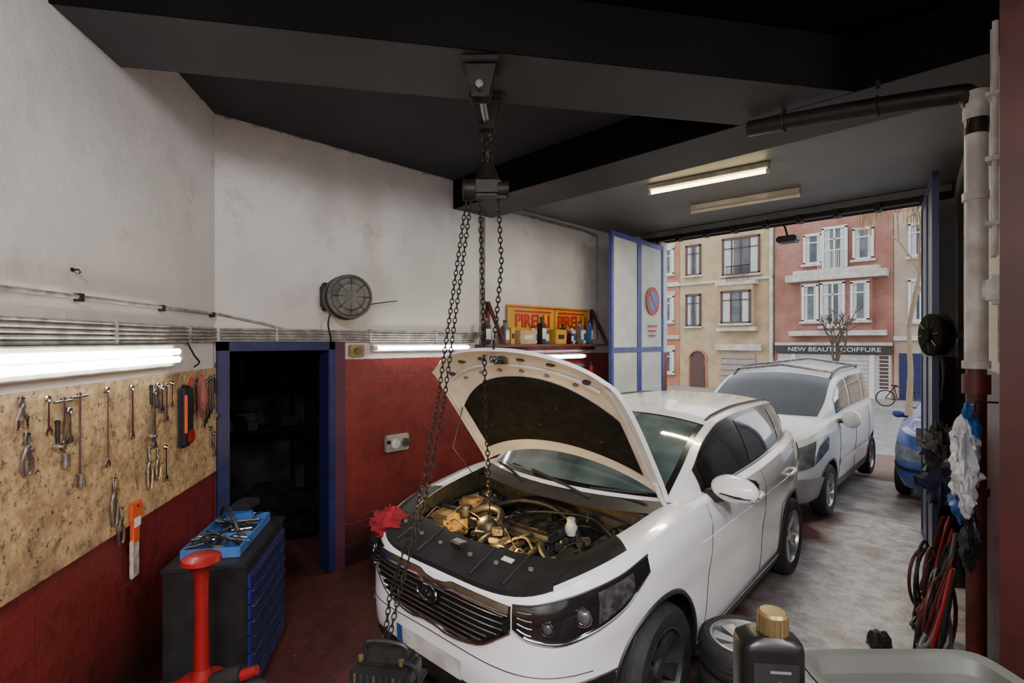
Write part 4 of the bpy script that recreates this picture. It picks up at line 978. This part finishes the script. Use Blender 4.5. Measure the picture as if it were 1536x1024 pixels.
for i,(y,z,r) in enumerate(((4.75,1.25,.09),(4.85,1.12,.10),(4.70,1.15,.08),(4.8,1.4,.07))): m.ell((-.43,y,z),(.09,r,.13),BLK if i!=2 else pm('navy_cloth',(.03,.04,.09),.8),22,nz=.9,ns=4,seed=i)
m.cyl((-.48,4.75,1.22),(-.46,4.85,1.26),.02,REDP); m.box((-.34,4.8,1.38),(.16,.05,.04),IRON)
m.build('work_jacket')
m=MB(); m.ell((-.72,4.35,.06),(.07,.14,.05),BLK,14,nz=.3); m.ell((-.73,4.25,.10),(.05,.05,.07),BLK,12,nz=.2); m.build('work_shoe')
def leaf(p0,p1,ncol,z0,z1,pan,fr):
    m=MB(); p0=Vector((*p0,0)); p1=Vector((*p1,0)); d=(p1-p0); L=d.length; d.normalize(); n=Vector((-d.y,d.x,0)); an=math.atan2(d.y,d.x)
    def bxl(a,b,za,zb,th,mat,o=0): m.box(p0+d*(a+b)/2+n*o+Vector((0,0,(za+zb)/2)),(b-a,th,zb-za),mat,an,.004)
    cw=L/ncol
    for k in range(ncol):
        a=k*cw; b=a+cw
        bxl(a,a+.06,z0,z1,.05,fr); bxl(b-.06,b-.004,z0,z1,.05,fr)
        for z in (z0,1.0,2.0,z1-.07): bxl(a,b-.004,z,z+.07,.046,fr)
        bxl(a+.05,b-.05,z0+.05,z1-.05,.02,pan)
    m.box(p0+d*(L-.1)+n*.05+Vector((0,0,1.1)),(.02,.05,.2),STEEL,an)
    return m,p0,d,n,L
m,p0,d,n,L=leaf((-3.87,5.70),(-3.98,7.28),2,.02,3.62,CREAM,BLUEP)
cs=p0+d*(L*.75)-n*.03
m.cyl(cs+Vector((0,0,2.75)),cs-n*.006+Vector((0,0,2.75)),.21,REDS,seg=32); m.cyl(cs-n*.004+Vector((0,0,2.75)),cs-n*.009+Vector((0,0,2.75)),.15,LBLUE,seg=32)
m.box(cs-n*.009+Vector((0,0,2.75)),(.34,.006,.04),REDS,M=Matrix.Rotation(math.atan2(d.y,d.x),3,'Z')@Matrix.Rotation(.8,3,'Y'))
for k in range(3): m.box(cs+Vector((0,0,2.38-.07*k)),(.30-.05*k,.006,.025),REDS,math.atan2(d.y,d.x))
m.build('door_1')
m,p0,d,n,L=leaf((-.56,5.85),(-.80,7.28),2,.02,3.66,pm('door_dark_panel',(.16,.17,.20),.45,0,(.10,.10,.12),4),pm('door_dark_frame',(.035,.04,.10),.4)); m.build('door_2')
m=MB(); m.bx(-4.3,-.55,7.22,7.30,3.70,3.78,IRON); m.bx(-4.3,-.55,7.17,7.24,3.76,3.83,GREYP); 
for x in np.linspace(-4.1,-.8,9): m.bx(x-.03,x+.03,7.18,7.31,3.66,3.82,DRK)
m.build('door_track')
m=MB(); m.box((-2.32,7.72,3.56),(.26,.22,.09),BLK,0,.02); m.tube([(-2.32,7.5,3.75),(-2.32,7.6,3.70),(-2.32,7.7,3.6)],.015,IRON); m.build('security_lamp')
# wheel stack beside the car
m=MB()
for z in (.09,.27,.45): wheel(m,(-1.085,2.90,z),1,.245,.175,7,.185,axis=(0,0,1))
m.build('wheel_stack')
# bench, bottle, tray
F_=Vector((-.7071,.7071,0)); Rv=Vector((.7071,.7071,0))
def bench(f,r_,z): return F_*f+Rv*r_+Vector((0,0,z))
m=MB(); m.box(bench(1.13,.98,1.105),(1.02,.70,.04),pm('bench_top',(.10,.10,.10),.5),pi/4,.006); m.box(bench(1.13,.98,.45),(.95,.62,.03),GREYP,pi/4)
for a in (.83,1.43):
    for b_ in (.52,1.44): m.box(bench(a,b_,.545),(.05,.05,1.09),IRON,pi/4)
m.build('workbench')
m=MB(); c=bench(1.34,.668,0); z=1.126
def oilsec(w,dp,zz): 
    out=[]
    for k in range(24):
        a=2*pi*k/24; q=Vector((math.copysign(abs(cos(a))**.45,cos(a))*w,math.copysign(abs(sin(a))**.45,sin(a))*dp,0)); q=Matrix.Rotation(pi/4-.1,3,'Z')@q; out.append(c+q+Vector((0,0,zz)))
    return out
secs=[(.07,.045,z),(.080,.052,z+.01),(.080,.052,z+.235),(.076,.050,z+.252),(.056,.042,z+.264),(.038,.036,z+.27)]
vs=[];fs=[]
for s_ in secs: vs+=oilsec(*s_)
for i in range(len(secs)-1):
    for k in range(24): fs.append((i*24+k,i*24+(k+1)%24,(i+1)*24+(k+1)%24,(i+1)*24+k))
fs.append(tuple(range(24))[::-1]); fs.append(tuple(range(5*24,6*24)))
m.add(vs,fs,pm('bottle_black',(.006,.006,.006),.38,0,(.004,.004,.004),5)); q=c+Rv*.012
m.cyl(q+Vector((0,0,z+.262)),q+Vector((0,0,z+.315)),.036,BRASS,seg=24); m.cyl(q+Vector((0,0,z+.315)),q+Vector((0,0,z+.322)),.036,BRASS,r1=.030,seg=24)
for k in range(18):
    a=2*pi*k/18; m.box(q+Vector((cos(a)*.036,sin(a)*.036,z+.290)),(.004,.004,.045),BRASS,a)
Rb=Matrix.Rotation(pi/4-.1,3,'Z'); fb=Rb@Vector((0,-1,0)); rb=Rb@Vector((1,0,0))
m.box(c+fb*.0535+Vector((0,0,z+.13)),(.11,.002,.17),BLK,pi/4-.1); m.box(c+fb*.055-rb*.02+Vector((0,0,z+.13)),(.035,.002,.05),GREYP,pi/4-.1); m.box(c+fb*.055+rb*.02+Vector((0,0,z+.165)),(.03,.002,.010),YEL,pi/4-.1); m.box(c+fb*.055+rb*.01+Vector((0,0,z+.195)),(.05,.002,.006),GREYP,pi/4-.1)
m.build('motor_oil_bottle')
m=MB(); 
tc=bench(1.20,1.04,0); zb=1.127
def trsec(w,dp,zz,e=.25):
    out=[]
    for k in range(32):
        a=2*pi*(k+.5)/32; out.append(tc+Rv*(math.copysign(abs(cos(a))**e,cos(a))*w)+F_*(math.copysign(abs(sin(a))**e,sin(a))*dp)+Vector((0,0,zz)))
    return out
secs=[(.21,.19,zb),(.235,.215,zb+.145),(.262,.24,zb+.150),(.265,.243,zb+.160),(.25,.228,zb+.162),(.235,.213,zb+.155),(.225,.20,zb+.12)]
vs=[];fs=[]
for s_ in secs: vs+=trsec(*s_)
for i in range(len(secs)-1):
    for k in range(32): fs.append((i*32+k,i*32+(k+1)%32,(i+1)*32+(k+1)%32,(i+1)*32+k))
fs.append(tuple(range(32))[::-1]); fs.append(tuple(range(6*32,7*32)))
m.add(vs,fs,TRAYP); m.build('plastic_tray')
# battery starter unit on a stand in front of the car
m=MB(); q=Vector((-1.93,1.17,0)); zt_=.70; M_=Matrix.Rotation(.6,3,'Z')
m.box(q+Vector((0,0,zt_)),(.30,.20,.02),BLK,.6,.005)
m.box(q+Vector((0,0,zt_+.055)),(.27,.17,.09),BLK,.6,.02); m.box(q+Vector((0,0,zt_+.105)),(.22,.13,.02),DRK,.6,.008)
m.tube([q+M_@Vector((-.09,0,zt_+.10)),q+M_@Vector((-.08,0,zt_+.16)),q+M_@Vector((.08,0,zt_+.16)),q+M_@Vector((.09,0,zt_+.10))],.010,BLK,8,5)
for a_ in (-.09,.09): p_=q+M_@Vector((a_,-.05,zt_+.11)); m.cyl(p_,p_+Vector((0,0,.02)),.012,BRASS,seg=10)
for i in range(8): p_=q+M_@Vector((-.10+.028*i,-.086,zt_+.05)); m.box(p_,(.010,.008,.05),DALU if i%3 else BRASS,.6,.002)
m.tube([q+M_@Vector((.09,-.05,zt_+.12)),q+M_@Vector((.16,-.06,zt_+.10)),q+M_@Vector((.17,-.04,zt_-.1)),q+M_@Vector((.13,0,zt_-.25))],.008,BLK,8,5)
m.cyl(q+Vector((0,0,.03)),q+Vector((0,0,zt_)),.025,IRON); m.lathe([(0,.0),(.2,.0),(.2,.02),(.03,.05)],q,(0,0,1),IRON,24)
m.build('battery_starter_stand')
m=MB(); m.torus((-4.22,2.75,.09),(0,0,1),.24,.085,RUB,28,10); m.torus((-4.22,2.75,.25),(0,0,1),.24,.085,RUB,28,10); m.build('tyre_stack')
m=MB(); m.box((-3.72,2.75,.12),(.2,.3,.24),CARD,.4,.004); m.build('cardboard_box')
m=MB(); m.cyl((-4.15,3.35,.0),(-4.15,3.35,.45),.16,DRK); m.torus((-4.15,3.35,.45),(0,0,1),.16,.012,IRON); m.torus((-4.15,3.35,.25),(0,0,1),.162,.008,IRON); m.build('oil_drum')

# ------------------------------------------------------------------ outside
ASP=pm('asphalt',(.26,.255,.25),.8,0,(.19,.185,.18),3,bump=.3,bscale=60); COB=brick_mat('cobbles',(.22,.125,.085),(.16,.095,.07),(.08,.06,.05),.2,.1,.012)
nt=COB.node_tree
for nd in nt.nodes:
    if nd.type=='COMBXYZ':
        for l in list(nt.links):
            if l.to_node==nd and l.to_socket==nd.inputs[1]: nt.links.remove(l)
        sp_=[k for k in nt.nodes if k.type=='SEPXYZ'][0]; nt.links.new(sp_.outputs[1],nd.inputs[1])
CON=pm('apron_concrete',(.36,.34,.325),.45,0,(.15,.12,.11),3,bump=.2)
m=MB()
def strip(y0,z0,y1,z1,mat): m.add([(-40,y0,z0),(30,y0,z0),(30,y1,z1),(-40,y1,z1)],[(0,1,2,3)],mat)
strip(7.5,-.002,9.7,-.005,CON); strip(9.7,-.005,15.2,-.60,COB); strip(15.2,-.60,26.4,-.72,ASP); strip(26.4,-.72,26.4,-.60,pm('kerb',(.4,.39,.38),.8)); strip(26.4,-.60,40,-.60,pm('pavement',(.32,.30,.27),.8,0,(.25,.23,.21),2))
m.build('ground',recalc=False)
FR=pm('window_frame_white',(.74,.73,.70),.5); STN=pm('stone_trim',(.64,.61,.54),.7,0,(.44,.42,.36),3); WG=pm('window_pane',(.05,.065,.08),.12,0,(.14,.15,.16),1.2,spec=.4)
DFR=pm('dark_wood_frame',(.10,.05,.04),.5); CURT=pm('curtain',(.58,.58,.56),.8)
def win(m,x0,x1,z0,z1,fr=FR,mull=1,Y=30,sill=True,trans=True,proj=.0):
    y=Y-proj
    m.bx(x0,x1,y-.04,y+.1,z0,z1,WG)
    m.bx(x0-.06,x0+.05,y-.10,y,z0,z1,fr); m.bx(x1-.05,x1+.06,y-.10,y,z0,z1,fr); m.bx(x0-.06,x1+.06,y-.10,y,z1-.08,z1+.05,fr); m.bx(x0-.06,x1+.06,y-.10,y,z0-.04,z0+.07,fr)
    for k in range(mull): x=x0+(x1-x0)*(k+1)/(mull+1); m.bx(x-.04,x+.04,y-.08,y,z0,z1,fr)
    if trans: zt=z0+(z1-z0)*.72; m.bx(x0,x1,y-.08,y,zt-.03,zt+.03,fr)
    if sill: m.bx(x0-.15,x1+.15,y-.2,y,z0-.14,z0-.03,STN)
    m.bx(x0+.06,x0+(x1-x0)*.3,y-.045,y-.03,z0+.05,z1-.1,CURT); m.bx(x1-(x1-x0)*.25,x1-.06,y-.045,y-.03,z0+.05,z1-.1,CURT)
BR1=brick_mat('brick_red',(.36,.12,.085),(.43,.155,.11),(.40,.31,.26)); BRO=brick_mat('brick_orange',(.52,.19,.085),(.44,.15,.07),(.48,.36,.28)); 
BEI=pm('beige_render',(.56,.41,.24),.8,0,(.44,.32,.19),1.5,bump=.1)
m=MB(); m.bx(-21,-15.22,30,38,-.6,9.2,BRO)
for z0,z1 in ((.2,1.6),(3.4,5.0),(6.4,8.0)):
    for x in (-20,-18,-16.1): win(m,x-.45,x+.45,z0,z1); m.bx(x-.6,x+.6,29.93,30,z1+.06,z1+.3,STN)
for z in (2.3,5.6,8.9): m.bx(-21,-15.22,29.85,30,z,z+.25,STN)
m.build('brick_townhouse')
m=MB(); m.bx(-15.2,-9.75,30,38,-.6,12,BEI)
m.lathe([(0,-.03),(.45,-.03),(.45,.05)],(-14.05,29.9,1.1),(0,-1,0),DFR,24)
m.torus((-14.05,29.97,1.1),(0,1,0),.52,.09,BRO,24,6,(1,1)); m.bx(-14.66,-13.44,29.95,30,-.6,1.1,BRO)
m.bx(-14.5,-13.6,29.85,29.96,-.6,1.2,DFR)
m.bx(-12.6,-10.7,29.93,30,-.6,1.45,pm('garage_door_beige',(.40,.34,.29),.6)); 
for k in range(6): m.bx(-12.6,-10.7,29.9,29.94,-.5+.33*k,-.48+.33*k,DFR)
m.bx(-12.9,-10.3,29.7,30,1.65,2.0,STN); m.bx(-12.7,-10.5,29.4,30,2.75,2.95,STN); m.bx(-12.5,-10.65,29.45,30,2.95,5.35,BEI); m.bx(-12.7,-10.5,29.35,30,5.35,5.55,STN)
win(m,-12.35,-10.8,3.2,5.0,DFR,2,29.45); win(m,-14.75,-13.9,3.1,5.0,DFR,1); win(m,-14.75,-13.9,6.2,8.0,DFR,1)
win(m,-12.5,-10.5,6.0,8.1,DFR,3); win(m,-14.75,-13.9,9,10.6,DFR,1); win(m,-12.5,-10.5,9,10.6,DFR,3)
m.bx(-15.2,-9.75,29.85,30,5.6,5.75,STN)
for k in range(16): m.bx(-12.05+.08*k,-12.03+.08*k,29.3,29.32,5.55,6.4,IRON)
m.bx(-12.1,-10.75,29.28,29.34,6.38,6.43,IRON); m.bx(-9.9,-9.75,29.8,30,-.6,12,STN)
m.build('beige_townhouse')
e=empty('brick_shop_building'); m=MB(); m.bx(-9.7,-4.42,30,38,-.6,12,BR1)
m.bx(-9.5,-4.5,29.9,30,-.6,1.5,pm('shopfront_cream',(.60,.57,.52),.6)); 
for k in range(9): m.bx(-8.7,-5.3,29.86,29.91,-.4+.2*k,-.38+.2*k,pm('shutter_line',(.45,.43,.40),.6))
m.bx(-8.8,-8.6,29.8,29.95,-.6,1.5,FR); m.bx(-5.35,-5.15,29.8,29.95,-.6,1.5,FR)
m.bx(-4.95,-4.6,29.86,29.92,-.1,1.45,DFR)
for k in range(8): m.bx(-4.98,-4.57,29.83,29.87,0+.18*k,.03+.18*k,FR)
SIGN=pm('shop_sign_dark',(.035,.03,.028),.5); m.bx(-9.55,-4.45,29.72,29.9,1.55,1.93,SIGN); m.bx(-9.6,-4.45,29.75,30,1.95,2.1,STN)
m.bx(-8.85,-4.65,29.5,30,2.45,2.7,STN)
m.bx(-8.3,-5.2,29.55,30,2.7,5.25,BR1)
win(m,-8.15,-7.5,3.2,5.05,FR,0,29.55); win(m,-7.3,-6.35,2.95,5.1,FR,1,29.55); win(m,-6.0,-5.35,3.2,5.05,FR,0,29.55)
m.bx(-8.95,-4.6,29.3,30,5.25,5.6,STN); m.bx(-8.6,-4.9,29.35,30,5.6,5.8,STN)
win(m,-8.2,-7.45,6.2,7.7,FR,0); win(m,-7.3,-6.3,5.8,7.9,FR,1,29.8); win(m,-6.0,-5.25,6.2,7.7,FR,0); win(m,-8.2,-7.45,9,10.5,FR,0); win(m,-6.0,-5.25,9,10.5,FR,0)
for k in range(14): m.bx(-7.45+.09*k,-7.43+.09*k,29.36,29.38,5.8,6.7,FR)
m.bx(-7.48,-6.22,29.34,29.40,6.68,6.73,FR)
m.build('facade',e); text('NEW BEAUTE COIFFURE',.30,(-6.9,29.71,1.74),(pi/2,0,0),WPL,e,'shop_sign_text',1.25)
m=MB(); m.bx(-4.4,4,30,38,-.6,8.2,brick_mat('brick_pale',(.5,.36,.25),(.45,.32,.22),(.5,.45,.4)))
for x in (-3.4,-1.8,0,2):
    win(m,x-.4,x+.4,3.1,5.0); win(m,x-.4,x+.4,6.1,7.6)
m.bx(-4.2,-3.3,29.93,30,-.6,1.6,NAVY); m.bx(-4.4,4,29.85,30,2.2,2.4,STN); m.build('pale_townhouse')
def tree(name,base,h,sp,mat,lv=4,seed=1,leaf=None,r0=.07,droop=0,nb=3):
    rnd=random.Random(seed); m=MB()
    def br(p,d,L,r,k):
        q=p+d*L; m.rings([p,(p+q)/2+Vector((rnd.uniform(-1,1),rnd.uniform(-1,1),0))*L*.06,q],[r,r*.8,r*.6],mat,5,False)
        if k==0:
            if leaf: 
                for _ in range(5): a=q+Vector([rnd.uniform(-.25,.25) for _ in range(3)]); m.rings([q,a,a+Vector((0,0,-droop))],.014,leaf,3,False)
            return
        for _ in range(nb if k>1 else 4):
            nd=(d+Vector((rnd.uniform(-1,1),rnd.uniform(-1,1),rnd.uniform(-.3,.6)))*sp).normalized(); br(q,nd,L*rnd.uniform(.6,.8),r*.6,k-1)
    br(Vector(base),Vector((0,0,1)),h,r0,lv); m.build(name)
BARK=pm('bark',(.12,.085,.06),.9); 
tree('bare_tree',(-6.2,27.3,-.6),1.6,.75,BARK,4,3,r0=.12)
tree('autumn_tree',(-3.15,24.5,-.7),3.4,.55,pm('bark_light',(.30,.22,.14),.9),5,5,leaf=pm('dry_leaves',(.42,.30,.14),.8),r0=.12,droop=.6)
m=MB(); bx0=Vector((-4.2,26.6,-.6))
for dx in (0,1.05): 
    c=bx0+Vector((dx,0,.35)); m.torus(c,(0,1,0),.33,.026,RUB,28,6)
    for k in range(8): a=k*pi/4; m.tube([c,c+Vector((cos(a),0,sin(a)))*.33],.004,STEEL,4)
a=bx0+Vector((0,0,.35)); b_=bx0+Vector((1.05,0,.35)); s1=bx0+Vector((.42,0,.30)); st=bx0+Vector((.30,0,.85)); hd_=bx0+Vector((.90,0,.88))
for p_,q_ in ((a,s1),(a,st),(s1,st),(s1,hd_),(st,hd_),(b_,hd_),(hd_,hd_+Vector((-.03,0,.15)))): m.tube([p_,q_],.022,DRK,6)
m.box(st+Vector((0,0,.05)),(.25,.12,.05),BLK,0,.02); m.tube([hd_+Vector((-.03,-.25,.15)),hd_+Vector((-.03,.25,.15))],.014,BLK,6); m.build('bicycle')

# ------------------------------------------------------------------ world & camera
w=bpy.data.worlds.new('overcast'); bpy.context.scene.world=w; w.use_nodes=True
bg=w.node_tree.nodes['Background']; bg.inputs[0].default_value=(.90,.94,1,1); bg.inputs[1].default_value=2.15
cd=bpy.data.cameras.new('camera'); cd.sensor_width=36; cd.lens=18.05; cd.clip_start=.05
co=bpy.data.objects.new('camera',cd); bpy.context.scene.collection.objects.link(co); co.location=(0,0,H); co.rotation_euler=(pi/2,0,pi/4)
bpy.context.scene.camera=co
